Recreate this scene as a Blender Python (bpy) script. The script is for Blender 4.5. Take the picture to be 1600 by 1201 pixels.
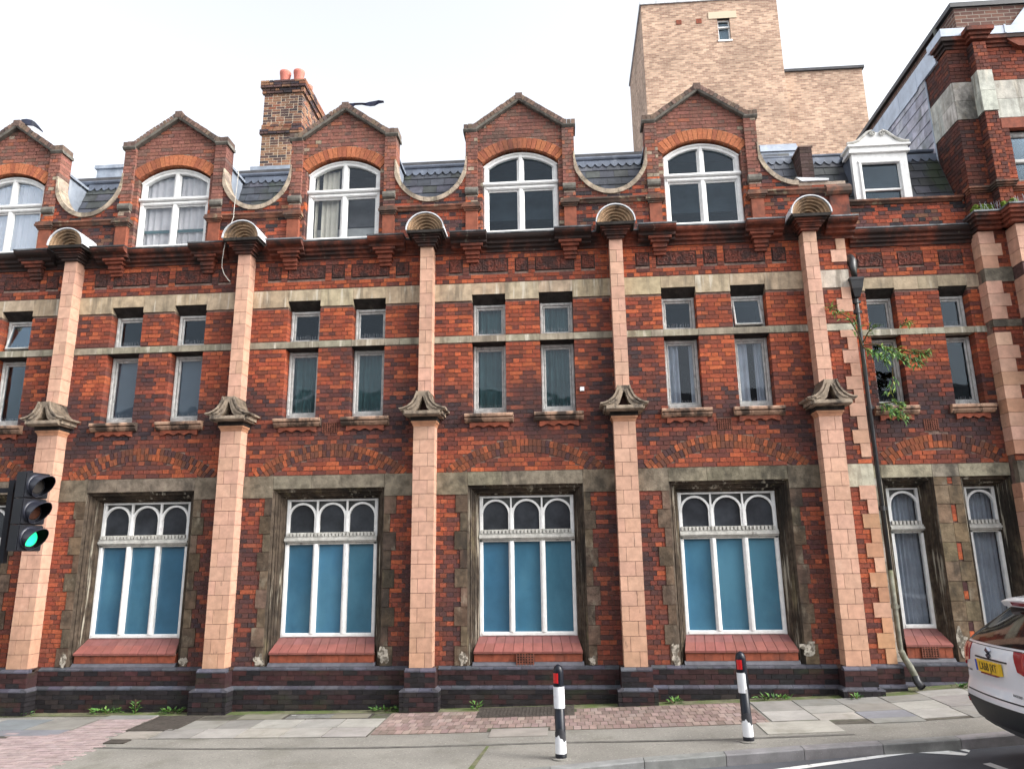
import bpy, math, random
from mathutils import Vector
random.seed(11)
R = random.random
U = random.uniform
scene = bpy.context.scene
COL = scene.collection
for o in list(bpy.data.objects):
    bpy.data.objects.remove(o)

# ------------------------------------------------------------------ camera
cam_d = bpy.data.cameras.new('camera')
cam = bpy.data.objects.new('camera', cam_d)
COL.objects.link(cam)
PITCH, YAW, ROLL = 0.235885822, -0.0675591177, -0.0129108606
fw = Vector((math.sin(YAW)*math.cos(PITCH), math.cos(YAW)*math.cos(PITCH), math.sin(PITCH)))
r0 = Vector((math.cos(YAW), -math.sin(YAW), 0))
u0 = r0.cross(fw)
rt = r0*math.cos(ROLL) + u0*math.sin(ROLL)
up = u0*math.cos(ROLL) - r0*math.sin(ROLL)
CAM = Vector((9.19525748, -12.37075977, 2.1727162))
from mathutils import Matrix
cam.matrix_world = Matrix(((rt.x, up.x, -fw.x, CAM.x), (rt.y, up.y, -fw.y, CAM.y), (rt.z, up.z, -fw.z, CAM.z), (0, 0, 0, 1)))
cam_d.sensor_width = 36
cam_d.lens = 36*1163.82/1600
cam_d.clip_start = .05
cam_d.clip_end = 2000
scene.camera = cam

# ------------------------------------------------------------------ sky, sun, exposure
SUN_DIR = Vector((.80, -.27, .66)).normalized()
SUN_ELEV = math.asin(SUN_DIR.z)
SUN_ROT = math.atan2(SUN_DIR.x, SUN_DIR.y)
world = bpy.data.worlds.new("World")
scene.world = world
world.use_nodes = True
wn = world.node_tree
bg = wn.nodes['Background']
sky = wn.nodes.new('ShaderNodeTexSky')
sky.sky_type = 'NISHITA'
sky.sun_disc = False
sky.sun_elevation = SUN_ELEV
sky.sun_rotation = SUN_ROT
sky.air_density = 1.0
sky.dust_density = 4.0
sky.ozone_density = 1.0
hs = wn.nodes.new('ShaderNodeHueSaturation')
hs.inputs['Saturation'].default_value = .22
hs.inputs['Value'].default_value = 1.85
wn.links.new(sky.outputs[0], hs.inputs['Color'])
wn.links.new(hs.outputs[0], bg.inputs['Color'])
bg.inputs['Strength'].default_value = .15
sun_d = bpy.data.lights.new('sun', 'SUN')
sun = bpy.data.objects.new('sun', sun_d)
COL.objects.link(sun)
sun_d.energy = .95
sun_d.angle = math.radians(13)
sun_d.color = (1.0, .95, .88)
sun.rotation_euler = (-SUN_DIR).to_track_quat('-Z', 'Y').to_euler()
sun.location = SUN_DIR*40
vs = scene.view_settings
vs.view_transform = 'Standard'
vs.look = 'None'
vs.exposure = 0.78
vs.gamma = 1
vs.use_curve_mapping = False
scene.cycles.max_bounces = 6
scene.cycles.diffuse_bounces = 3
scene.cycles.glossy_bounces = 3
scene.cycles.transparent_max_bounces = 8

# ------------------------------------------------------------------ materials
def mat(name, base=(.5, .5, .5), src=None, var=None, layers=(), rough=.85, bump=None, spec=.35, coat=0., metal=0., emit=None, roughvar=None):
    """src: None, 'Col' (colour attribute of joined pieces) or 'OBJ' (object colour of single pieces).
    var: (scale, low, high); layers: (colour, scale, lo, hi, stretch, amount)."""
    m = bpy.data.materials.new(name)
    m.use_nodes = True
    nt = m.node_tree
    b = nt.nodes['Principled BSDF']
    N, L = nt.nodes, nt.links
    geo = N.new('ShaderNodeNewGeometry')

    def noise(scale, stretch=(1, 1, 1), detail=5, off=0):
        v = N.new('ShaderNodeVectorMath'); v.operation = 'MULTIPLY_ADD'
        L.new(geo.outputs['Position'], v.inputs[0]); v.inputs[1].default_value = stretch
        v.inputs[2].default_value = (off*3.1, off*1.7, off*2.3)
        n = N.new('ShaderNodeTexNoise')
        L.new(v.outputs[0], n.inputs['Vector'])
        n.inputs['Scale'].default_value = scale
        n.inputs['Detail'].default_value = detail
        n.inputs['Roughness'].default_value = .62
        return n.outputs['Fac']

    def mrange(f, a, c, d=0., e=1.):
        r = N.new('ShaderNodeMapRange')
        r.interpolation_type = 'SMOOTHSTEP'
        L.new(f, r.inputs['Value'])
        for k, val in (('From Min', a), ('From Max', c), ('To Min', d), ('To Max', e)):
            r.inputs[k].default_value = val
        return r.outputs[0]

    def mix(f, a, c, mode='MIX'):
        x = N.new('ShaderNodeMix'); x.data_type = 'RGBA'; x.blend_type = mode
        for s, val in ((0, f), (6, a), (7, c)):
            if hasattr(val, 'links'):
                L.new(val, x.inputs[s])
            else:
                x.inputs[s].default_value = val if s == 0 else tuple(val) + (1,)
        return x.outputs[2]
    if src == 'Col':
        a = N.new('ShaderNodeAttribute'); a.attribute_name = 'Col'; c = a.outputs['Color']
    elif src == 'OBJ':
        a = N.new('ShaderNodeObjectInfo'); c = a.outputs['Color']
    else:
        rgb = N.new('ShaderNodeRGB'); rgb.outputs[0].default_value = tuple(base) + (1,); c = rgb.outputs[0]
    if var:
        f = mrange(noise(var[0]), .28, .72, var[1], var[2])
        cc = N.new('ShaderNodeCombineColor')
        for k in range(3):
            L.new(f, cc.inputs[k])
        c = mix(1.0, c, cc.outputs[0], 'MULTIPLY')
    for i, (lc, sc, lo, hi, st, am) in enumerate(layers):
        f = mrange(noise(sc, st, 6, i+1), lo, hi, 0, am)
        c = mix(f, c, lc)
    L.new(c, b.inputs['Base Color'])
    b.inputs['Roughness'].default_value = rough
    if roughvar:
        L.new(mrange(noise(roughvar[0]), .3, .7, roughvar[1], roughvar[2]), b.inputs['Roughness'])
    b.inputs['Specular IOR Level'].default_value = spec
    b.inputs['Metallic'].default_value = metal
    b.inputs['Coat Weight'].default_value = coat
    b.inputs['Coat Roughness'].default_value = .05
    if emit:
        b.inputs['Emission Color'].default_value = tuple(emit[0]) + (1,)
        b.inputs['Emission Strength'].default_value = emit[1]
    if bump:
        bn = N.new('ShaderNodeBump')
        bn.inputs['Distance'].default_value = bump[1]
        bn.inputs['Strength'].default_value = .8
        L.new(noise(bump[0], detail=6), bn.inputs['Height'])
        L.new(bn.outputs[0], b.inputs['Normal'])
    return m


def glass_mat(name, tint, refl=1.0, rough=.02):
    m = bpy.data.materials.new(name)
    m.use_nodes = True
    nt = m.node_tree
    N, L = nt.nodes, nt.links
    N.remove(N['Principled BSDF'])
    out = N['Material Output']
    tr = N.new('ShaderNodeBsdfTransparent'); tr.inputs[0].default_value = tuple(tint) + (1,)
    gl = N.new('ShaderNodeBsdfGlossy'); gl.inputs['Roughness'].default_value = rough
    gl.inputs['Color'].default_value = (.85, .92, 1, 1)
    fr = N.new('ShaderNodeFresnel'); fr.inputs['IOR'].default_value = 1.5
    geo = N.new('ShaderNodeNewGeometry')
    nz = N.new('ShaderNodeTexNoise'); nz.inputs['Scale'].default_value = 1.6
    L.new(geo.outputs['Position'], nz.inputs['Vector'])
    bp = N.new('ShaderNodeBump'); bp.inputs['Distance'].default_value = .012; bp.inputs['Strength'].default_value = .5
    L.new(nz.outputs['Fac'], bp.inputs['Height'])
    L.new(bp.outputs[0], gl.inputs['Normal'])
    mu = N.new('ShaderNodeMath'); mu.operation = 'MULTIPLY'; mu.inputs[1].default_value = refl
    L.new(fr.outputs[0], mu.inputs[0])
    mx = N.new('ShaderNodeMixShader')
    L.new(mu.outputs[0], mx.inputs[0]); L.new(tr.outputs[0], mx.inputs[1]); L.new(gl.outputs[0], mx.inputs[2])
    L.new(mx.outputs[0], out.inputs['Surface'])
    return m


M = {}
BL = [((.035, .030, .032), .55, .52, .74, (1, 1, .55), .75),
      ((.42, .33, .27), 9, .70, .82, (1, 1, 1), .28)]
BRV = (26, .72, 1.25)
M['brick'] = mat('brick_joined', src='Col', var=BRV, layers=BL, rough=.9, bump=(70, .004), spec=.2)
M['brick_o'] = mat('brick_single', src='OBJ', var=BRV, layers=BL, rough=.9, bump=(70, .004), spec=.2)
M['mortar'] = mat('mortar', (.19, .125, .10), var=(14, .6, 1.3), layers=[((.04, .03, .03), .8, .5, .7, (1, 1, .5), .7)], bump=(90, .003))
M['mortar_pale'] = mat('mortar_pale', (.52, .43, .33), var=(14, .8, 1.2), bump=(90, .003))
TL = [((.22, .13, .09), 2.2, .54, .76, (1, 1, .30), .5), ((.10, .065, .045), 9, .64, .76, (1, 1, .5), .6), ((.64, .46, .35), 5, .60, .74, (1, 1, .8), .3)]
M['terracotta'] = mat('terracotta_buff', src='OBJ', var=(9, .86, 1.12), layers=TL, rough=.7, bump=(24, .003), spec=.3)
M['terracotta_m'] = mat('terracotta_moulded', (.43, .27, .185), var=(7, .75, 1.2),
                        layers=[((.035, .028, .024), 4.5, .42, .58, (1, 1, .45), .92)], rough=.75, bump=(40, .004))
M['tc_joint'] = mat('terracotta_joint', (.085, .045, .04), var=(20, .6, 1.3))
M['stone_scroll'] = mat('weathered_scroll_stone', (.30, .24, .18), var=(8, .6, 1.25),
                        layers=[((.035, .03, .027), 5, .50, .66, (1, 1, .8), .85), ((.50, .45, .37), 10, .66, .76, (1, 1, 1), .5)], rough=.85, bump=(50, .006))
M['stone'] = mat('limestone_band', src='OBJ', var=(6, .72, 1.22),
                 layers=[((.12, .10, .075), 7, .48, .68, (1, 1, .13), .62), ((.64, .59, .49), 8, .54, .70, (1, 1, .1), .75), ((.07, .06, .05), 1.1, .56, .74, (1, 1, 1), .5)],
                 rough=.9, bump=(40, .006), spec=.2)
M['stone_dk'] = mat('sooty_limestone', src='OBJ', var=(7, .6, 1.35),
                    layers=[((.033, .030, .026), 2.6, .46, .68, (1, 1, .5), .75), ((.30, .26, .195), 5.5, .55, .75, (1, 1, .6), .55), ((.50, .45, .36), 16, .68, .78, (1, 1, 1), .5)],
                    rough=.92, bump=(34, .010), spec=.2)
M['stone_mould'] = mat('sooty_moulded_stone', (.070, .053, .039), var=(9, .5, 1.4),
                       layers=[((.018, .016, .014), 1.6, .46, .62, (1, 1, .35), .85), ((.20, .165, .095), 4, .56, .7, (1, 1, .25), .6), ((.50, .46, .37), 11, .575, .66, (1, 1, .07), .6)],
                       rough=.9, bump=(36, .008), spec=.2)
M['stone_black'] = mat('soot_and_shadow_black', (.022, .019, .017), var=(8, .5, 1.6), layers=[((.09, .08, .06), 6, .58, .75, (1, 1, .4), .6)], rough=.95)  # soot on the window heads; painted shade in the capital gap
M['render_flake'] = mat('flaking_render', (.44, .40, .335), var=(9, .5, 1.25), layers=[((.10, .085, .065), 16, .46, .58, (1, 1, 1), .9)], rough=.9, bump=(30, .012))
M['white'] = mat('white_window_paint', (.80, .80, .78), var=(10, .88, 1.05), layers=[((.27, .25, .22), 16, .63, .76, (1, 1, .5), .6)], rough=.55, bump=(60, .002))
M['white_old'] = mat('grubby_window_paint', (.52, .51, .47), var=(10, .72, 1.15), layers=[((.12, .11, .095), 13, .56, .74, (1, 1, .4), .75)], rough=.7, bump=(60, .003))
M['grey_frame'] = mat('weathered_grey_paint', (.50, .50, .48), var=(11, .75, 1.15), layers=[((.10, .095, .085), 18, .56, .72, (1, 1, .4), .7), ((.66, .66, .64), 6, .56, .70, (1, 1, .5), .7)], rough=.75)
M['glass'] = glass_mat('window_glass', (.70, .78, .82), .5)
M['glass_clear'] = glass_mat('clear_window_glass', (.97, .98, .985), .5)
M['glass_dim'] = mat('obscured_head_glass', (.030, .035, .042), var=(2.2, .6, 1.5), rough=.22, spec=.5)
M['spandrel'] = mat('dirty_spandrel_glass', (.060, .062, .060), var=(9, .5, 1.6), rough=.5)
M['blue_blind'] = mat('blue_grey_blind', (.085, .12, .155), var=(1.2, .8, 1.15), rough=.9)
M['film'] = mat('teal_window_film', src='OBJ', var=(1.3, .84, 1.14), layers=[((.085, .22, .30), .7, .42, .70, (1, 1, .5), .7)], rough=.22, spec=.5, coat=.5)
M['dark'] = mat('dark_interior', (.016, .019, .024), var=(2, .7, 1.2), rough=.95)
M['blind'] = mat('pale_blind', (.40, .40, .39), var=(5, .85, 1.1), rough=.9)
M['curtain_grey'] = mat('grey_curtain', (.60, .57, .57), var=(3, .85, 1.1), rough=.95)
M['curtain_cream'] = mat('cream_curtain', (.62, .58, .49), var=(3, .85, 1.1), rough=.95)
M['curtain_teal'] = mat('teal_curtain', (.050, .115, .120), var=(3, .8, 1.15), rough=.95)
M['curtain_blue'] = mat('blue_grey_curtain', (.36, .40, .46), var=(3, .85, 1.15), rough=.95)
M['sill_tile'] = mat('red_sill_tile', src='OBJ', var=(7, .85, 1.15), layers=[((.40, .33, .30), 12, .68, .8, (1, 1, 1), .3)], rough=.55, bump=(40, .001), spec=.4)
M['red_terracotta'] = mat('red_terracotta', (.235, .062, .032), var=(9, .7, 1.25), layers=[((.10, .04, .03), 3, .48, .68, (1, 1, .5), .65)], rough=.8, bump=(50, .003))
M['ornament'] = mat('carved_terracotta', (.125, .034, .022), var=(22, .5, 1.5), layers=[((.030, .020, .019), 3.5, .42, .60, (1, 1, 1), .8)], rough=.85)
M['blue_brick'] = mat('blue_engineering_brick', src='OBJ', var=(10, .75, 1.2), layers=[((.32, .33, .31), 15, .70, .80, (1, 1, 1), .4)], rough=.5, spec=.45, bump=(30, .002))
M['plinth_brick'] = mat('plum_plinth_brick', src='Col', var=(14, .7, 1.3), layers=[((.028, .034, .018), 1.7, .52, .72, (1, 1, 1.6), .6), ((.35, .34, .30), 12, .75, .84, (1, 1, 1), .25)], rough=.75, spec=.2, bump=(50, .002))
M['plinth_mortar'] = mat('plinth_mortar', (.075, .065, .058), var=(20, .6, 1.3))
M['air_grille'] = mat('air_brick_clay', (.16, .055, .035), var=(12, .6, 1.3), rough=.85)
M['cornice'] = mat('sooty_red_cornice', (.19, .052, .030), var=(8, .55, 1.3),
                   layers=[((.022, .020, .019), 1.5, .36, .56, (1, 1, .35), .92), ((.34, .33, .26), 9, .62, .76, (1, 1, .5), .45)], rough=.88, bump=(30, .006))
M['string'] = mat('mossy_string_course', (.21, .085, .052), var=(8, .55, 1.3),
                  layers=[((.05, .045, .038), 2.2, .42, .60, (1, 1, .7), .85), ((.34, .32, .21), 6, .56, .70, (1, 1, 1), .6)], rough=.9, bump=(30, .006))
M['coping_stone'] = mat('lichened_coping_stone', (.37, .30, .23), var=(7, .6, 1.25),
                        layers=[((.08, .07, .055), 3.5, .48, .66, (1, 1, 1), .7), ((.60, .52, .34), 7, .56, .7, (1, 1, 1), .6)], rough=.9, bump=(30, .008))
M['cushion'] = mat('grey_block_stone', (.15, .14, .12), var=(7, .6, 1.3), layers=[((.06, .05, .045), 3, .5, .7, (1, 1, 1), .6)], rough=.9, bump=(30, .005))
M['slate'] = mat('roof_slate', src='OBJ', var=(6, .7, 1.3), layers=[((.040, .058, .022), 1.5, .52, .70, (1, 1, .5), .6), ((.20, .21, .24), 4, .60, .74, (1, 1, .12), .4)], rough=.5, spec=.45, bump=(24, .003))
M['lead'] = mat('lead_sheet', (.30, .34, .40), var=(4, .75, 1.15), layers=[((.62, .64, .66), 3, .55, .72, (1, 1, .3), .6), ((.12, .13, .14), 5, .58, .75, (1, 1, .4), .6)], rough=.45, spec=.5, metal=.25)
M['lead_dark'] = mat('dull_lead_sheet', (.105, .125, .165), var=(4, .7, 1.2), layers=[((.34, .37, .41), 5, .58, .74, (1, 1, .4), .6)], rough=.5, spec=.5)
M['lead_pale'] = mat('pale_lead_sheet', (.47, .53, .62), var=(4, .82, 1.12), layers=[((.30, .33, .38), 5, .58, .75, (1, 1, .4), .5)], rough=.45, spec=.5)
M['mortar_mid'] = mat('gable_mortar', (.34, .27, .215), var=(14, .7, 1.25), layers=[((.07, .05, .045), 1.2, .52, .72, (1, 1, .5), .6)], bump=(90, .003))
M['lead_white'] = mat('weathered_white_lead', (.60, .62, .64), var=(5, .8, 1.1), layers=[((.2, .2, .2), 7, .58, .72, (1, 1, .4), .6)], rough=.5, spec=.5)
M['black_iron'] = mat('black_painted_iron', (.018, .019, .022), var=(8, .7, 1.4), layers=[((.10, .11, .06), 2.4, .60, .74, (1, 1, .3), .5)], rough=.42, spec=.5)
M['mossy_iron'] = mat('mossy_painted_iron', (.16, .16, .125), var=(8, .6, 1.3), layers=[((.09, .10, .03), 3, .48, .66, (1, 1, .5), .8)], rough=.7)
M['tarmac'] = mat('grey_footway_tarmac', (.205, .196, .175), var=(1.1, .84, 1.12), layers=[((.36, .34, .31), 42, .56, .70, (1, 1, 1), .8), ((.09, .085, .078), 34, .56, .70, (1, 1, 1), .7), ((.115, .11, .085), 1.3, .52, .72, (1, 1, 1), .55), ((.055, .052, .05), 9, .72, .78, (1, 1, 1), .6)], rough=.92, bump=(160, .004), spec=.25)
M['asphalt'] = mat('road_asphalt', (.078, .081, .092), var=(.9, .85, 1.15), layers=[((.19, .19, .20), 75, .60, .76, (1, 1, 1), .55), ((.03, .03, .034), 60, .6, .75, (1, 1, 1), .5)], rough=.85, bump=(150, .004), spec=.35)
M['slab'] = mat('paving_slab', src='OBJ', var=(3, .85, 1.12), layers=[((.13, .125, .11), 30, .58, .72, (1, 1, 1), .5), ((.15, .14, .11), 2, .54, .72, (1, 1, 1), .5), ((.05, .05, .048), 11, .72, .78, (1, 1, 1), .6)], rough=.88, bump=(120, .002), spec=.25)
M['paver'] = mat('block_paver', src='OBJ', var=(8, .8, 1.15), layers=[((.10, .10, .06), 1.4, .60, .74, (1, 1, 1), .5)], rough=.9, bump=(90, .003), spec=.2)
M['paver_j'] = mat('block_paver_joined', src='Col', var=(8, .8, 1.15), layers=[((.10, .10, .06), 1.4, .60, .74, (1, 1, 1), .5)], rough=.9, bump=(90, .003), spec=.2)
M['moss'] = mat('mossy_gutter_strip', (.13, .13, .075), var=(5, .6, 1.3), layers=[((.075, .11, .025), 3, .46, .62, (1, 1, 1), .85), ((.24, .22, .18), 9, .60, .74, (1, 1, 1), .6)], rough=.95, bump=(60, .012))
M['kerb'] = mat('granite_kerb', src='OBJ', var=(5, .8, 1.15), layers=[((.42, .41, .40), 70, .58, .74, (1, 1, 1), .5), ((.08, .085, .07), 2.5, .56, .72, (1, 1, 1), .5)], rough=.8, bump=(110, .004))
M['road_paint'] = mat('worn_road_paint', (.72, .72, .70), var=(6, .85, 1.05), layers=[((.12, .12, .12), 16, .60, .70, (1, 1, 1), .8)], rough=.75)
M['cover'] = mat('iron_cover', (.060, .052, .045), var=(12, .7, 1.3), rough=.85, bump=(40, .004), spec=.2)
M['cover_grey'] = mat('weathered_cover', (.15, .15, .14), var=(8, .6, 1.4), layers=[((.5, .5, .48), 5, .58, .66, (1, 1, 1), .6)], rough=.8, bump=(40, .004))
M['plastic_black'] = mat('black_plastic', (.008, .009, .013), var=(5, .8, 1.3), rough=.45, spec=.3)
M['bollard_black'] = mat('black_bollard_paint', (.006, .008, .014), var=(5, .8, 1.3), rough=.32, spec=.3)
M['bollard_white'] = mat('white_bollard_sleeve', (.80, .81, .83), var=(6, .92, 1.03), layers=[((.3, .3, .3), 9, .66, .78, (1, 1, .3), .45)], rough=.4)
M['grime_grey'] = mat('scuffed_grey_sleeve', (.035, .035, .04), var=(8, .6, 1.4), rough=.5)
M['reflector'] = mat('red_reflector', (.62, .012, .012), rough=.2, spec=.6, coat=.5)
M['green_lamp'] = mat('green_signal_lamp', (.02, .5, .25), emit=((.02, .95, .33), 1.1), rough=.3)
M['lamp_off'] = mat('unlit_signal_lens', (.05, .045, .042), rough=.25)
M['lamp_amber'] = mat('unlit_amber_lens', (.055, .022, .014), rough=.25)
M['visor'] = mat('visor_plastic', (.020, .022, .034), rough=.36, spec=.5)
M['visor_in'] = mat('matt_visor_lining', (.004, .004, .005), rough=.95, spec=.05)
M['car_white'] = mat('white_car_paint', (.80, .81, .84), rough=.28, spec=.5, coat=1.0)
M['car_glass'] = mat('tinted_car_glass', (.010, .009, .009), rough=.06, spec=.45)
M['car_black'] = mat('black_bumper_plastic', (.016, .017, .020), var=(20, .9, 1.1), rough=.5)
M['car_grey'] = mat('grey_bumper_trim', (.09, .09, .095), rough=.5)
M['tail_red'] = mat('tail_lamp_red', (.30, .008, .016), rough=.1, spec=.6, coat=1.0)
M['plate_yellow'] = mat('plate_yellow', (.80, .50, .03), rough=.4)
M['plate_blue'] = mat('plate_blue', (.01, .05, .45), rough=.4)
M['ink'] = mat('black_lettering', (.01, .01, .012), rough=.4)
M['chrome'] = mat('chrome_badge', (.25, .26, .30), rough=.2, metal=.9)
M['tyre'] = mat('tyre_rubber', (.015, .015, .015), rough=.9)
M['leaf'] = mat('leaf_green', src='Col', var=(10, .7, 1.3), rough=.6, spec=.3)
M['stem'] = mat('plant_stem', (.10, .075, .035), rough=.85)
M['cable'] = mat('white_cable', (.42, .40, .36), rough=.6)
M['plastic_w'] = mat('white_plastic', (.82, .82, .82), rough=.4)
M['scrap'] = mat('dark_blue_plastic_film', (.012, .016, .045), var=(9, .6, 1.6), rough=.25, spec=.6)
M['chimney_pot'] = mat('chimney_pot_clay', (.50, .17, .13), var=(6, .85, 1.1), rough=.8)
M['metal_grey'] = mat('grey_metal_flashing', (.30, .33, .37), var=(5, .8, 1.15), rough=.5, metal=.2)
M['roof_felt'] = mat('roof_felt', (.09, .09, .095), var=(3, .7, 1.2), rough=.9)
M['opp_wall'] = mat('opposite_facade', src='OBJ', var=(3, .8, 1.2), layers=[((.08, .06, .05), 1.1, .52, .72, (1, 1, .6), .5)], rough=.9)
M['opp_glass'] = mat('opposite_window_glass', (.03, .04, .05), rough=.08, spec=.6)


def tan_brick(name, c1, c2, cm):
    """far brickwork: pieces too small to tell apart, so the coursing is texture with relief"""
    m = mat(name, c1, rough=.9)
    nt = m.node_tree
    N, L = nt.nodes, nt.links
    b = N['Principled BSDF']
    geo = N.new('ShaderNodeNewGeometry')
    sep = N.new('ShaderNodeSeparateXYZ'); L.new(geo.outputs['Position'], sep.inputs[0])
    add = N.new('ShaderNodeMath'); add.operation = 'ADD'
    L.new(sep.outputs[0], add.inputs[0]); L.new(sep.outputs[1], add.inputs[1])
    cmb = N.new('ShaderNodeCombineXYZ'); L.new(add.outputs[0], cmb.inputs[0]); L.new(sep.outputs[2], cmb.inputs[1])
    br = N.new('ShaderNodeTexBrick')
    L.new(cmb.outputs[0], br.inputs['Vector'])
    br.inputs['Color1'].default_value = c1 + (1,)
    br.inputs['Color2'].default_value = c2 + (1,)
    br.inputs['Mortar'].default_value = cm + (1,)
    br.inputs['Scale'].default_value = 1
    br.inputs['Brick Width'].default_value = .235
    br.inputs['Row Height'].default_value = .082
    br.inputs['Mortar Size'].default_value = .008
    br.inputs['Bias'].default_value = .12
    st = N.new('ShaderNodeVectorMath'); st.operation = 'MULTIPLY'
    L.new(cmb.outputs[0], st.inputs[0]); st.inputs[1].default_value = (4.3, 12.2, 1)
    n1 = N.new('ShaderNodeTexNoise'); n1.inputs['Scale'].default_value = 1.0; n1.inputs['Detail'].default_value = 2
    L.new(st.outputs[0], n1.inputs['Vector'])
    n2 = N.new('ShaderNodeTexNoise'); n2.inputs['Scale'].default_value = .6; n2.inputs['Detail'].default_value = 5
    L.new(geo.outputs['Position'], n2.inputs['Vector'])
    c = br.outputs['Color']
    for n, lo, hi, a, d in ((n1, .35, .68, .84, 1.14), (n2, .3, .7, .78, 1.18)):
        r = N.new('ShaderNodeMapRange'); L.new(n.outputs['Fac'], r.inputs['Value'])
        for k, val in (('From Min', lo), ('From Max', hi), ('To Min', a), ('To Max', d)):
            r.inputs[k].default_value = val
        cc = N.new('ShaderNodeCombineColor')
        for k in range(3):
            L.new(r.outputs[0], cc.inputs[k])
        x = N.new('ShaderNodeMix'); x.data_type = 'RGBA'; x.blend_type = 'MULTIPLY'; x.inputs[0].default_value = 1
        L.new(c, x.inputs[6]); L.new(cc.outputs[0], x.inputs[7])
        c = x.outputs[2]
    L.new(c, b.inputs['Base Color'])
    bp = N.new('ShaderNodeBump'); bp.inputs['Distance'].default_value = .02; bp.inputs['Strength'].default_value = .6; bp.invert = True
    L.new(br.outputs['Fac'], bp.inputs['Height']); L.new(bp.outputs[0], b.inputs['Normal'])
    return m


M['tan_brick'] = tan_brick('tan_brickwork', (.66, .46, .33), (.34, .21, .15), (.50, .40, .31))
M['dark_brick'] = tan_brick('dark_old_brickwork', (.19, .095, .065), (.115, .06, .05), (.26, .22, .18))

# ------------------------------------------------------------------ builders
WLOC = {}


def wl(o):
    return WLOC.get(o.name, Vector((0, 0, 0))) if o else Vector((0, 0, 0))


def empty(name, parent=None, loc=None, label=None, cat=None, group=None):
    o = bpy.data.objects.new(name, None)
    COL.objects.link(o)
    o.empty_display_size = .2
    loc = Vector(loc) if loc else wl(parent)
    o.location = loc - wl(parent)
    if parent:
        o.parent = parent
    WLOC[o.name] = loc
    tag(o, label, cat, group)
    return o


def tag(o, label=None, cat=None, group=None, kind=None):
    if label: o['label'] = label
    if cat: o['category'] = cat
    if group: o['group'] = group
    if kind: o['kind'] = kind
    return o


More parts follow.
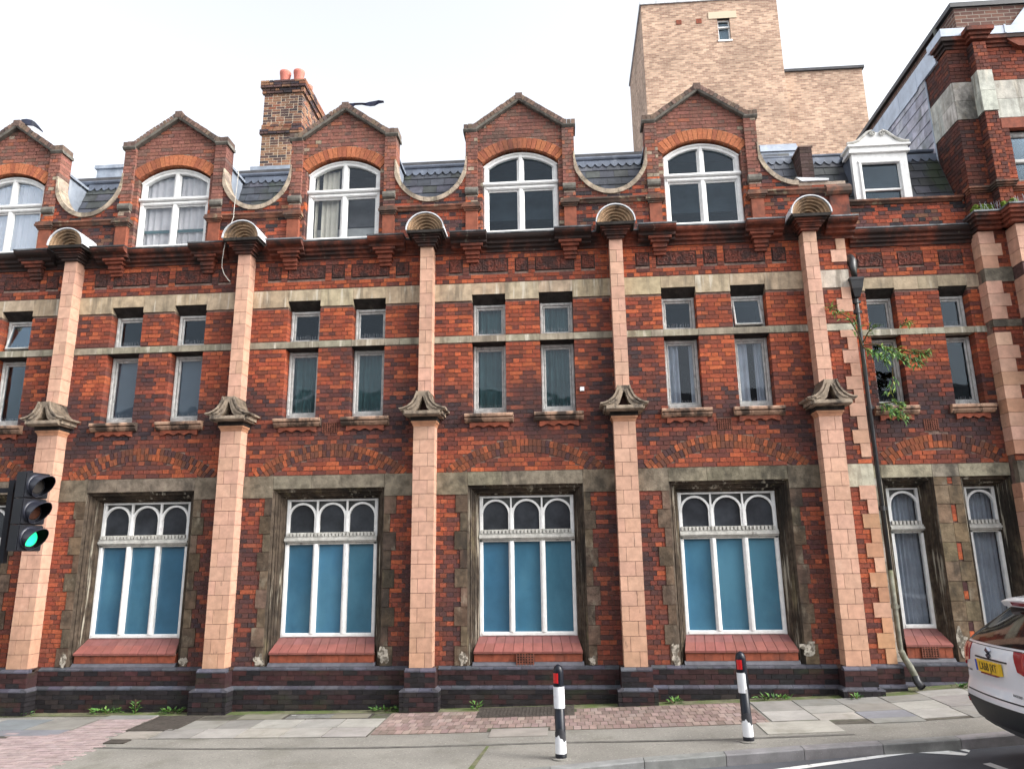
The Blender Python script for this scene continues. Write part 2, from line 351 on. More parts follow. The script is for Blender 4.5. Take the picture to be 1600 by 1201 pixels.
class MB:
    def __init__(s):
        s.v, s.f, s.c, s.m = [], [], [], []
        s.hascol = False

    def add(s, vs, fs, col=None, mi=0):
        n = len(s.v)
        s.v.extend([tuple(p) for p in vs])
        s.f.extend([tuple(i+n for i in f) for f in fs])
        s.m.extend([mi]*len(fs))
        if col is not None: s.hascol = True
        s.c.extend([tuple(col) if col is not None else (1, 1, 1)]*len(vs))
        return s

    def box(s, x0, x1, y0, y1, z0, z1, col=None, mi=0):
        return s.add([(x0, y0, z0), (x1, y0, z0), (x1, y1, z0), (x0, y1, z0), (x0, y0, z1), (x1, y0, z1), (x1, y1, z1), (x0, y1, z1)],
                     [(0, 1, 5, 4), (1, 2, 6, 5), (2, 3, 7, 6), (3, 0, 4, 7), (4, 5, 6, 7), (3, 2, 1, 0)], col, mi)

    def hexa(s, p, col=None, mi=0):
        return s.add(p, [(0, 1, 5, 4), (1, 2, 6, 5), (2, 3, 7, 6), (3, 0, 4, 7), (4, 5, 6, 7), (3, 2, 1, 0)], col, mi)

    def poly_y(s, poly, y0, y1, col=None, mi=0):       # polygon of (x, z), anticlockwise seen from the front
        n = len(poly)
        vs = [(x, y0, z) for x, z in poly] + [(x, y1, z) for x, z in poly]
        fs = [tuple(range(n)), tuple(reversed(range(n, 2*n)))] + [((i+1) % n, i, n+i, n+(i+1) % n) for i in range(n)]
        return s.add(vs, fs, col, mi)

    def poly_x(s, poly, x0, x1, col=None, mi=0):       # polygon of (y, z)
        n = len(poly)
        vs = [(x0, y, z) for y, z in poly] + [(x1, y, z) for y, z in poly]
        fs = [tuple(reversed(range(n))), tuple(range(n, 2*n))] + [(i, (i+1) % n, n+(i+1) % n, n+i) for i in range(n)]
        return s.add(vs, fs, col, mi)

    def quad(s, a, b, c, d, col=None, mi=0):
        return s.add([a, b, c, d], [(0, 1, 2, 3)], col, mi)

    def tube(s, path, r, n=8, col=None, mi=0, caps=True):
        path = [Vector(p) for p in path]
        rs = r if isinstance(r, (list, tuple)) else [r]*len(path)
        rings = []
        for i, p in enumerate(path):
            d = (path[min(i+1, len(path)-1)] - path[max(i-1, 0)]).normalized()
            a = d.cross(Vector((0, 0, 1)))
            if a.length < .05: a = d.cross(Vector((1, 0, 0)))
            a.normalize(); b = d.cross(a)
            rings.append([p + (a*math.cos(t) + b*math.sin(t))*rs[i] for t in [2*math.pi*k/n for k in range(n)]])
        vs = [q for r_ in rings for q in r_]
        fs = [(i*n+k, i*n+(k+1) % n, (i+1)*n+(k+1) % n, (i+1)*n+k) for i in range(len(path)-1) for k in range(n)]
        if caps: fs += [tuple(reversed(range(n))), tuple(range((len(path)-1)*n, len(path)*n))]
        return s.add(vs, fs, col, mi)

    def lathe(s, c, prof, n=24, col=None, mi=0, ax=None):   # profile (r, h) about the z axis (or frame ax)
        c = Vector(c)
        ex, ey, ez = ax if ax else (Vector((1, 0, 0)), Vector((0, 1, 0)), Vector((0, 0, 1)))
        vs = [c + (ex*math.cos(t) + ey*math.sin(t))*r + ez*h for r, h in prof for t in [2*math.pi*k/n for k in range(n)]]
        fs = [(i*n+k, i*n+(k+1) % n, (i+1)*n+(k+1) % n, (i+1)*n+k) for i in range(len(prof)-1) for k in range(n)]
        return s.add(vs, fs, col, mi)

    def build(s, name, mats, parent=None, kind=None, smooth=False):
        me = bpy.data.meshes.new(name)
        me.from_pydata(s.v, [], s.f)
        for mm in (mats if isinstance(mats, (list, tuple)) else [mats]):
            me.materials.append(M[mm] if isinstance(mm, str) else mm)
        if isinstance(mats, (list, tuple)):
            me.polygons.foreach_set('material_index', s.m)
        if s.hascol:
            ca = me.color_attributes.new('Col', 'FLOAT_COLOR', 'POINT')
            ca.data.foreach_set('color', [k for c in s.c for k in (c[0], c[1], c[2], 1)])
        if smooth:
            me.polygons.foreach_set('use_smooth', [True]*len(me.polygons))
        me.update()
        o = bpy.data.objects.new(name, me)
        COL.objects.link(o)
        if parent:
            o.parent = parent
            o.location = -wl(parent)
        if kind: o['kind'] = kind
        return o


UNIT = {}


def piece(name, parent, x0, x1, y0, y1, z0, z1, m, col=(1, 1, 1), ry=0., pivot=None):
    """one box-shaped piece as an object of its own; alike pieces share one bevelled unit mesh"""
    if m not in UNIT:
        me = bpy.data.meshes.new(name)
        b = .5
        vs = [(x, y, z) for z in (-b, b) for y in (-b, b) for x in (-b, b)]
        me.from_pydata(vs, [], [(0, 1, 5, 4), (1, 3, 7, 5), (3, 2, 6, 7), (2, 0, 4, 6), (4, 5, 7, 6), (2, 3, 1, 0)])
        me.materials.append(M[m])
        UNIT[m] = me
    o = bpy.data.objects.new(name, UNIT[m])
    COL.objects.link(o)
    o.parent = parent
    c = Vector(((x0+x1)/2, (y0+y1)/2, (z0+z1)/2))
    if pivot is not None: c = Vector(pivot)
    o.location = c - wl(parent)
    o.scale = (abs(x1-x0), abs(y1-y0), abs(z1-z0))
    if ry: o.rotation_euler = (0, ry, 0)
    o.color = (col[0], col[1], col[2], 1)
    return o


def jit(c, a=.12):
    k = 1 + U(-a, a)
    return tuple(max(.005, q*k*(1+U(-a, a)*.25)) for q in c)


def hsh(i, j, s):
    n = (i*374761393 + j*668265263 + s*1442695041) & 0xffffffff
    n = ((n ^ (n >> 13)) * 1274126177) & 0xffffffff
    return ((n ^ (n >> 16)) & 0xffff)/65535.


def vn(x, z, s=0):
    i, j = math.floor(x), math.floor(z)
    a, b = x-i, z-j
    a = a*a*(3-2*a); b = b*b*(3-2*b)
    return (hsh(i, j, s)*(1-a) + hsh(i+1, j, s)*a)*(1-b) + (hsh(i, j+1, s)*(1-a) + hsh(i+1, j+1, s)*a)*b


ORANGE, RED, BROWN, PLUM, SOOT = (.42, .108, .046), (.275, .066, .036), (.150, .049, .034), (.080, .040, .039), (.038, .032, .035)


def bump01(z, a, b, w):
    return max(0., min(1., min((z-a)/w+1, (b-z)/w+1)))


def mixc(p, q, t): return tuple(x*(1-t)+y*t for x, y in zip(p, q))


def facade_col(x, z):
    n1, n2, n3 = vn(x*1.3, z*1.7, 1), vn(x*.5, z*.7, 2), vn(x*4.2, z*1.1, 6)
    d = .30 + .85*(n1-.5) + .8*(n2-.5)
    d -= .12*bump01(z, 5.1, 6.6, .3)
    d = max(0., min(1., d))
    soot_shade = .80*bump01(z, 4.22, 4.92, .40)*(.45+.9*n1) + .42*bump01(z, .3, 1.5, 1.6)*(.3+n2) + .30*bump01(z, 7.66, 8.5, .12)*(.4+n3)
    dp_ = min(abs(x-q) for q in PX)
    soot_shade += (.55 if z < 7.0 else .2)*max(0, 1-max(0, dp_-.12)/.42)*(.25+.9*n3)          # soot and shade beside the piers, put into the brick colour
    soot_shade = max(0, min(.92, soot_shade + .7*max(0, n2*n3*1.9-.62)))
    local = mixc((.330, .082, .040), (.145, .050, .036), d)          # how the kiln batch runs here
    r = R()
    if r < .12 + .30*d: c = PLUM if R() < .8 else SOOT
    elif r < .34 + .30*d: c = BROWN
    elif r < .72 + .16*d: c = RED
    else: c = ORANGE
    c = mixc(c, local, .30)
    c = mixc(c, (.044, .034, .038), min(.93, soot_shade*(.25+1.0*R())))
    return jit(c, .13)


def gable_col(x, z):
    r = R() + .4*(vn(x*1.5, z*1.5, 5)-.5)
    c = (.245, .108, .082) if r < .4 else (.20, .088, .068) if r < .68 else (.165, .095, .076) if r < .88 else (.28, .105, .065) if r < .985 else (.30, .24, .18)
    if z < 8.9 and R() < .35: c = (.09, .05, .045)
    if z < 8.9 and R() < .22: c = ORANGE
    return jit(c, .13)


def parapet_col(x, z):
    r = R()
    return jit(BROWN if r < .3 else RED if r < .55 else PLUM if r < .78 else SOOT if r < .9 else (.17, .085, .055), .16)


CH = .0745


def lay(x0, x1, z0, z1, rects, colf, mask=None, joint=.009, zbase=.62, limit=None, bond='english'):
    """lay brick courses in a wall field; returns [x0, x1, z0, z1, deep, colour] per brick"""
    out = []
    k0 = math.floor((z0-zbase)/CH + .001)
    k = k0
    while True:
        za, zb = zbase + k*CH, zbase + (k+1)*CH
        if za >= z1 - .004: break
        ca, cb = max(za, z0), min(zb, z1)
        if cb - ca < .022:
            k += 1; continue
        zm = (ca+cb)/2
        xa, xb = x0, x1
        if limit:
            la, lb = limit(zm)
            xa, xb = max(xa, la), min(xb, lb)
        # blocked spans: split the course where an opening starts or ends inside it
        iv = [(xa, xb)]
        for (ra, rb, rz0, rz1, deep) in rects:
            if rz0 < zm < rz1:
                nv = []
                for a, b in iv:
                    if rb <= a or ra >= b: nv.append((a, b))
                    else:
                        if ra > a: nv.append((a, ra))
                        if rb < b: nv.append((rb, b))
                iv = nv
        if mask:
            nv = []
            for a, b in iv:
                t, st = a, None
                while t <= b:
                    inside = mask(t, zm)
                    if not inside and st is None: st = t
                    if inside and st is not None:
                        nv.append((st, t)); st = None
                    t += .006
                if st is not None: nv.append((st, b))
            iv = nv
        head = (k % 2 == 0) if bond == 'english' else False
        pit = .1125 if head else .225
        off = (.05625 if head else (0. if bond == 'english' else .1125*(k % 2)))
        for a, b in iv:
            if b - a < .03: continue
            n = math.floor((a-off)/pit)
            cuts = [a]
            t = off + (n+1)*pit
            while t < b - .001:
                if t - cuts[-1] > .035: cuts.append(t)
                t += pit
            if b - cuts[-1] < .035 and len(cuts) > 1: cuts.pop()
            cuts.append(b)
            for p, q in zip(cuts, cuts[1:]):
                deep = any(dp and rz0 < zm < rz1 and (abs(q-ra) < .01 or abs(p-rb) < .01) for ra, rb, rz0, rz1, dp in rects)
                h = joint/2
                out.append([p + (h if p > a + .001 else .001), q - (h if q < b - .001 else .001), ca+h, cb-h, deep, colf((p+q)/2, zm)])
        k += 1
    return out


def frontness(x, y, z, w, h):
    d = Vector((x, y, z)) - CAM
    dz = d.dot(fw)
    if dz < .1: return 0
    u, v = d.dot(rt)/dz, d.dot(up)/dz
    if abs(u) > .68 or abs(v) > .51: return 0
    return w*h/dz/dz


FACADE_BRICKS = []     # (size in view, x0,x1,y0,y1,z0,z1,colour)


def put_bricks(bricks, y, depth=.03, deepness=.20):
    for x0, x1, z0, z1, deep, c in bricks:
        yy = y - U(0, .004)
        FACADE_BRICKS.append((frontness((x0+x1)/2, y, (z0+z1)/2, x1-x0, z1-z0), x0, x1, yy, y + (deepness if deep else depth), z0, z1, c))


def wall_grid(mb, x0, x1, z0, z1, holes, y0, y1, col=None):
    """solid wall with rectangular openings, including the reveals"""
    xs = sorted(set([x0, x1] + [h[0] for h in holes] + [h[1] for h in holes]))
    zs = sorted(set([z0, z1] + [h[2] for h in holes] + [h[3] for h in holes]))
    xs = [x for x in xs if x0 <= x <= x1]; zs = [z for z in zs if z0 <= z <= z1]
    full = {}
    for i in range(len(xs)-1):
        for j in range(len(zs)-1):
            cx, cz = (xs[i]+xs[i+1])/2, (zs[j]+zs[j+1])/2
            full[i, j] = not any(h[0] < cx < h[1] and h[2] < cz < h[3] for h in holes)
    for (i, j), f in full.items():
        if not f: continue
        a, b, c, d = xs[i], xs[i+1], zs[j], zs[j+1]
        mb.quad((a, y0, c), (b, y0, c), (b, y0, d), (a, y0, d), col)
        mb.quad((b, y1, c), (a, y1, c), (a, y1, d), (b, y1, d), col)
        if not full.get((i-1, j), False): mb.quad((a, y1, c), (a, y0, c), (a, y0, d), (a, y1, d), col)
        if not full.get((i+1, j), False): mb.quad((b, y0, c), (b, y1, c), (b, y1, d), (b, y0, d), col)
        if not full.get((i, j-1), False): mb.quad((a, y1, c), (b, y1, c), (b, y0, c), (a, y0, c), col)
        if not full.get((i, j+1), False): mb.quad((a, y0, d), (b, y0, d), (b, y1, d), (a, y1, d), col)


# ------------------------------------------------------------------ ground
GX = [-40, -3, .5, 3.66, 6.9, 10.2, 13.5, 14.87, 18, 60]
GZ = [-.30, -.065, -.055, -.035, .002, .091, .208, .30, .50, 2.2]


def g(x, y, off=0.):
    for i in range(len(GX)-1):
        if x <= GX[i+1] or i == len(GX)-2:
            t = (x-GX[i])/(GX[i+1]-GX[i])
            z = GZ[i] + t*(GZ[i+1]-GZ[i])
            break
    return z + .02*max(y, -8) + off


KERB = [(-40, -5.2), (-3, -4.75), (4, -4.35), (7, -3.95), (9.1, -3.49), (9.95, -3.26), (11.75, -2.99), (13.31, -2.83), (14.37, -2.75), (18, -2.7), (60, -2.6)]


def kerb_y(x):
    for (a, b), (c, d) in zip(KERB, KERB[1:]):
        if x <= c: return b + (d-b)*(x-a)/(c-a)
    return KERB[-1][1]


xs_g = [-40, -20, -10, -6, -3] + [-3 + .4*i for i in range(1, 54)] + [20, 25, 35, 60]
mb = MB()
for a, b in zip(xs_g, xs_g[1:]):
    for k in range(6):
        def py(x, t): return .35 + (kerb_y(x)+.16-.35)*t
        t0, t1 = k/6, (k+1)/6
        P = [(a, py(a, t1)), (b, py(b, t1)), (b, py(b, t0)), (a, py(a, t0))]
        mb.quad(*[(x, y, g(x, y, -.004)) for x, y in P])
pavement = tag(mb.build('pavement', 'tarmac'), kind='structure')
mb = MB()
ys_r = [0, .5, 2, 4, 7, 12, 40]
for a, b in zip(xs_g, xs_g[1:]):
    for p, q in zip(ys_r, ys_r[1:]):
        mb.quad(*[(x, kerb_y(x)+.02-t, g(x, kerb_y(x)-t, -.115)) for x, t in ((a, q), (b, q), (b, p), (a, p))])
mb.quad((-400, 12, -.9), (-400, -400, -.9), (400, -400, -.9), (400, 12, -.9))
mb.quad((-400, 12, -.9), (400, 12, -.9), (400, 400, -.9), (-400, 400, -.9))
road = tag(mb.build('road', 'asphalt'), kind='structure')

kerb = tag(empty('kerb'), kind='structure')
x = -3.2
while x < 19:
    ln = U(.88, 1.05) if x > 6 else .92
    a, b = x+.004, x+ln-.004
    ya, yb = kerb_y(a), kerb_y(b)
    mb = MB()
    w = .16
    pts = [(a, ya, -.2), (b, yb, -.2), (b, yb+w, -.2), (a, ya+w, -.2)]
    lo = [(p[0], p[1], g(p[0], p[1], -.22)) for p in pts]
    # chamfered front arris
    top = [(a, ya+.012, g(a, ya, .002)), (b, yb+.012, g(b, yb, .002)), (b, yb+w, g(b, yb+w, .002)), (a, ya+w, g(a, ya+w, .002))]
    mid = [(a, ya, g(a, ya, -.012)), (b, yb, g(b, yb, -.012))]
    mb.add(lo + mid + top, [(0, 1, 5, 4), (4, 5, 7, 6), (6, 7, 8, 9), (1, 2, 8, 7, 5), (2, 3, 9, 8), (3, 0, 4, 6, 9), (3, 2, 1, 0)])
    o = mb.build('kerb_stone', 'kerb', kerb)
    c = jit((.21, .205, .20), .15)
    o.color = c + (1,)
    x += ln

# road markings: bay line parallel with the kerb, its end bar and a hatch stroke
def road_quad(pts, off=-.110):
    m_ = MB(); m_.quad(*[(x, y, g(x, y, off)) for x, y in pts])
    return m_.build('road_marking', 'road_paint', road)
road_quad([(11.30, -3.44), (13.08, -2.86), (13.10, -2.77), (11.26, -3.34)])
road_quad([(13.12, -2.85), (13.56, -3.03), (13.62, -2.97), (13.32, -2.64), (13.14, -2.73)])
road_quad([(13.50, -2.56), (13.585, -2.535), (13.70, -2.86), (13.655, -2.92)])
road_quad([(13.57, -3.36), (13.66, -3.34), (13.72, -3.62), (13.66, -3.80)])

SLAB_D, SLAB_L, SLAB_B = (.205, .20, .185), (.285, .275, .255), (.18, .187, .205)


def slab(name, pts, col, m='slab', off=.006, th=.05, gap=.010):
    cx = sum(p[0] for p in pts)/4; cy = sum(p[1] for p in pts)/4
    pp = []
    for x, y in pts:
        dx, dy = cx-x, cy-y
        l = math.hypot(dx, dy)
        pp.append((x + dx/l*gap, y + dy/l*gap))
    m_ = MB()
    dz = U(-.0015, .003)
    m_.hexa([(x, y, g(x, y, off-th)) for x, y in pp] + [(x, y, g(x, y, off+dz)) for x, y in pp])
    o = m_.build(name, m, pavement)
    o.color = tuple(col) + (1,)
    return o


def rect(x0, x1, y0, y1):
    return [(x0, y0), (x1, y0), (x1, y1), (x0, y1)]


bed = MB()
for x0, x1, y0, y1 in ((-1.1, 2.02, -1.9, -.6), (3.47, 6.49, -1.82, -.36), (11.84, 15.7, -1.89, -.36), (11.62, 12.54, -2.27, -1.66), (6.50, 11.80, -1.70, -.38), (2.05, 2.86, -1.3, -.4)):
    n = max(1, int((x1-x0)/.3))
    for i in range(n):
        p0, p1 = x0+(x1-x0)*i/n, x0+(x1-x0)*(i+1)/n
        bed.quad(*[(x, y, g(x, y, -.0005)) for x, y in rect(p0, p1, y0, y1)])
bed.build('joint_bed', mat('sandy_joint_bed', (.075, .068, .055), var=(7, .6, 1.4), layers=[((.05, .075, .02), 2.2, .52, .7, (1, 1, 1), .6)], rough=.95), pavement)
# slabs left of the pink strip
for (a, b, c, d, cl) in [(-1.1, -.2, -1.28, -.6, SLAB_D), (-.2, .55, -1.28, -.6, SLAB_L), (.55, 1.3, -1.28, -.6, SLAB_B), (1.3, 2.02, -1.28, -.62, SLAB_D),
                         (-1.1, .1, -1.9, -1.28, SLAB_L), (.1, 1.0, -1.9, -1.28, SLAB_B), (1.0, 2.02, -1.62, -1.28, SLAB_B), (2.05, 2.84, -.62, -.36, SLAB_D)]:
    slab('paving_slab', rect(a, b, c, d), jit(cl))
# slabs between the pink strip and the block paving
xs = [3.60, 4.14, 4.66, 5.28, 5.90, 6.49]
for i in range(len(xs)-1):
    slab('paving_slab', rect(xs[i], xs[i+1], -1.28, -.74), jit(SLAB_D if i < 2 else SLAB_L, .08))
for a, b, cl in [(3.47, 4.05, SLAB_D), (4.05, 4.66, SLAB_L), (4.66, 5.28, (.30, .28, .25)), (5.28, 5.86, SLAB_L), (5.86, 6.47, SLAB_L)]:
    slab('paving_slab', rect(a, b, -1.82, -1.28), jit(cl, .08))
slab('paving_slab', rect(2.95, 3.46, -1.82, -1.40), jit((.27, .25, .22)))
for a, b in ((4.2, 4.9), (5.62, 6.2)):
    slab('paving_slab', rect(a, b, -.70, -.36), jit((.19, .18, .14)))
# concrete slab in front of the block paving
slab('paving_slab', rect(8.12, 8.90, -2.0, -1.56), jit((.25, .235, .21)))
# right-hand slabs
for a, b, c, d, cl in [(11.83, 12.44, -1.02, -.36, SLAB_D), (12.44, 13.05, -.78, -.36, SLAB_D), (11.83, 12.44, -1.62, -1.02, SLAB_L), (12.44, 13.05, -1.25, -.78, SLAB_L),
                       (12.44, 13.02, -1.66, -1.25, SLAB_L), (11.6, 12.55, -2.28, -1.66, (.30, .28, .25)), (13.05, 13.68, -.80, -.36, SLAB_D), (13.05, 13.68, -1.25, -.80, (.19, .18, .165)),
                       (13.68, 14.28, -.80, -.40, SLAB_D), (13.68, 14.28, -1.28, -.80, SLAB_L), (13.02, 13.68, -1.66, -1.25, SLAB_B), (13.68, 14.25, -1.80, -1.28, SLAB_L),
                       (14.28, 14.95, -1.28, -.62, SLAB_D), (14.28, 14.95, -.62, -.2, SLAB_L), (14.25, 14.95, -1.90, -1.28, SLAB_D), (13.02, 13.68, -1.92, -1.66, SLAB_D),
                       (14.95, 15.7, -1.28, -.3, SLAB_L), (14.95, 15.7, -1.9, -1.28, SLAB_D)]:
    slab('paving_slab', rect(a, b, c, d), jit(cl, .09))

# block paving: every paver laid; the largest ones in view single, the rest joined
PV = [(.215, .155, .14), (.245, .18, .16), (.19, .14, .125), (.26, .20, .18)]
pav = []


def pave(x0, x1, y0, y1, lx, ly, skip=lambda x, y: False, pink=0.):
    r, y = 0, y0
    while y < y1 - .02:
        x = x0 - (lx/2 if r % 2 else 0)
        while x < x1 - .01:
            a, b = max(x, x0), min(x+lx, x1)
            c, d = y, min(y+ly, y1)
            if b-a > .03 and not skip((a+b)/2, (c+d)/2):
                col = jit(random.choice(PV), .12)
                if pink: col = jit((.30, .238, .232), .07)
                pav.append((frontness((a+b)/2, (c+d)/2, 0, b-a, d-c), a+.005, b-.005, c+.006, d-.006, col))
            x += lx
        y += ly; r += 1


pave(6.50, 11.80, -1.70, -.38, .105, .215, lambda x, y: (7.82 < x < 9.24 and y > -.84) or (8.1 < x < 8.92 and y < -1.54))
pave(2.05, 2.86, -1.30, -.40, .2, .1, pink=1)
pave(1.1, 3.10, -3.25, -1.30, .2, .1, lambda x, y: x > 3.05 or x < 1.15 + (-1.3-y)*.45 or (x > 2.86 and y > -1.85), pink=1)
pav.sort(key=lambda t: -t[0])
mb = MB()
for i, (s, a, b, c, d, col) in enumerate(pav):
    dz = U(-.002, .003)
    P = [(x, y, g(x, y, -.05)) for x, y in rect(a, b, c, d)] + [(x, y, g(x, y, .004+dz)) for x, y in rect(a, b, c, d)]
    if i < 290:
        m_ = MB(); m_.hexa(P)
        o = m_.build('paver', 'paver', pavement)
        o.color = col + (1,)
    else:
        mb.hexa(P, col)
mb.build('block_paving', 'paver_j', pavement, kind='stuff')
# mossy strip along the foot of the wall, laid on the footway
mb = MB()
for i in range(64):
    a, b = -3 + i*.3, -3 + (i+1)*.3
    def ed(x): return -.34 - .10*vn(x*2.2, 1.5, 9)
    mb.quad(*[(x, y, g(x, y, .003)) for x, y in ((a, ed(a)), (b, ed(b)), (b, .3), (a, .3))])
mb.build('mossy_strip', 'moss', pavement)
# dark seam repair and crack in the tarmac
mb = MB()
px = 2.4
sl = [(2.4, -2.18), (3.4, -2.27), (4.4, -2.34), (6.0, -2.365), (7.2, -2.36), (8.14, -2.35), (9.1, -2.34), (10.8, -2.42), (12.6, -2.40)]
for (a, c), (b, d) in zip(sl, sl[1:]):
    mb.quad(*[(x, y, g(x, y, .001)) for x, y in ((a, c-.035), (b, d-.03), (b, d+.03), (a, c+.03))])
mb.build('tarmac_seam', mat('tarmac_seam', (.115, .11, .10), var=(8, .7, 1.3), rough=.9, bump=(80, .004)), pavement)
mb = MB()
mb.quad(*[(x, y, g(x, y, .002)) for x, y in ((8.03, -3.5), (8.10, -3.5), (8.185, -2.42), (8.15, -2.42))])
mb.build('mossy_crack', 'moss', pavement)

# inspection covers let into the footway
def cover(x0, x1, y0, y1, m, label, slots=True, vert=False):
    t = empty('manhole_cover', None, ((x0+x1)/2, (y0+y1)/2, g((x0+x1)/2, (y0+y1)/2)), label, 'manhole cover')
    m_ = MB()
    m_.hexa([(x, y, g(x, y, -.04)) for x, y in rect(x0, x1, y0, y1)] + [(x, y, g(x, y, .008)) for x, y in rect(x0, x1, y0, y1)])
    m_.build('cover_plate', m, t)
    f = MB()
    e = .035
    for a, b, c, d in ((x0-e, x1+e, y0-e, y0-.002), (x0-e, x1+e, y1+.002, y1+e), (x0-e, x0-.002, y0, y1), (x1+.002, x1+e, y0, y1)):
        f.hexa([(x, y, g(x, y, -.04)) for x, y in rect(a, b, c, d)] + [(x, y, g(x, y, .010)) for x, y in rect(a, b, c, d)])
    f.build('frame', 'cover', t)
    if slots:
        s = MB()
        n = int((x1-x0)/.055)
        for i in range(n):
            a = x0 + .03 + i*(x1-x0-.06)/n
            s.hexa([(x, y, g(x, y, .006)) for x, y in rect(a, a+.022, y0+.03, y1-.03)] + [(x, y, g(x, y, .015)) for x, y in rect(a, a+.022, y0+.03, y1-.03)])
        s.build('tread_ribs', m, t)
    return t
cover(7.86, 9.22, -.82, -.22, 'cover', 'long ribbed iron cover in the block paving under the middle window')
cover(2.93, 3.55, -1.33, -.45, 'cover', 'plain dark cover plate between the pink paving and the slabs', slots=False)
cover(4.95, 6.2, -.70, -.42, 'cover_grey', 'worn grey cover frame against the plinth behind pale slabs', slots=False)
cover(3.02, 3.24, -2.02, -1.90, 'cover', 'small dark stopcock lid at the tarmac edge', slots=False)

# ------------------------------------------------------------------ the long red brick building
bld = empty('red_brick_building', None, (5.0, 0, 0), 'long red brick Victorian building with buff terracotta piers and five gabled dormers', 'building')
PX = [-2.995, .325, 3.583, 6.895, 10.215, 13.505]
PW1, PW2 = .179, .112
BAYS = [(PX[i]+PX[i+1])/2 for i in range(5)]     # bay centres
QX = 14.17                                       # right corner of the main range
WALL0 = -3.2

holes = []
rects_all = []
wall = MB()
BAND = (.40, .315, .215)
JAMB = (.112, .080, .056)


def ring_bricks(mb, cx, zc, r0_, r1_, a0, a1, n, y0, y1, colf, gap=.008):
    for i in range(n):
        t0 = a0 + (a1-a0)*i/n + gap/2/r0_
        t1 = a0 + (a1-a0)*(i+1)/n - gap/2/r0_
        p = [(cx + r*math.sin(t), zc + r*math.cos(t)) for r, t in ((r0_, t0), (r0_, t1), (r1_, t1), (r1_, t0))]
        mb.hexa([(x, y0, z) for x, z in p] + [(x, y1, z) for x, z in p], colf())


def curtain(name, parent, x0, x1, z0, z1, y, m, fold=.06, amp=.02, gather=0.):
    m_ = MB()
    n = max(6, int((x1-x0)/.014))
    top, bot = [], []
    ph = U(0, 6)
    for i in range(n+1):
        t = i/n
        x = x0 + (x1-x0)*t
        w = math.sin(x/fold*6.283 + ph + 1.3*math.sin(x*9)) * amp * (.6 + .8*vn(x*7, z0, 3))
        top.append((x, y + w*.5, z1))
        bot.append((x + gather*math.sin(t*6.28), y + w, z0))
    for i in range(n):
        m_.quad(bot[i], bot[i+1], top[i+1], top[i])
    return m_.build(name, m, parent, smooth=True)


def pane(parent, poly, y, m):
    m_ = MB()
    m_.poly_y(poly, y, y+.005)
    o = m_.build('pane', m, parent)
    return o


def bar(mb, x0, x1, z0, z1, y0, y1, ch=.012):
    """window bar with moulded (chamfered) front arrises"""
    ch = min(ch, (x1-x0)/2.5, (z1-z0)/2.5)
    if (x1-x0) < (z1-z0):
        mb_poly = [(y1, x0), (y0+ch, x0), (y0, x0+ch), (y0, x1-ch), (y0+ch, x1), (y1, x1)]
        vs = [(x, y, z0) for y, x in mb_poly] + [(x, y, z1) for y, x in mb_poly]
    else:
        mb_poly = [(y1, z0), (y0+ch, z0), (y0, z0+ch), (y0, z1-ch), (y0+ch, z1), (y1, z1)]
        vs = [(x0, y, z) for y, z in mb_poly] + [(x1, y, z) for y, z in mb_poly]
    n = 6
    mb.add(vs, [tuple(range(n)), tuple(reversed(range(n, 2*n)))] + [(i, (i+1) % n, n+(i+1) % n, n+i) for i in range(n)])


def sweep_surround(mb, c, hw, z0, zt, prof, y):
    for (d0, e0), (d1, e1) in zip(prof, prof[1:]):
        A = [(c-hw+d0, y+e0, z0), (c-hw+d0, y+e0, zt-d0), (c+hw-d0, y+e0, zt-d0), (c+hw-d0, y+e0, z0)]
        B = [(c-hw+d1, y+e1, z0), (c-hw+d1, y+e1, zt-d1), (c+hw-d1, y+e1, zt-d1), (c+hw-d1, y+e1, z0)]
        for k in range(3):
            mb.quad(A[k], A[k+1], B[k+1], B[k])


SURR = [(-.004, -.008), (.018, .012), (.030, .038), (.044, .030), (.056, .045), (.062, .085), (.082, .088), (.094, .12), (.108, .118), (.118, .15), (.124, .19), (.142, .195), (.160, .255), (.165, .32)]


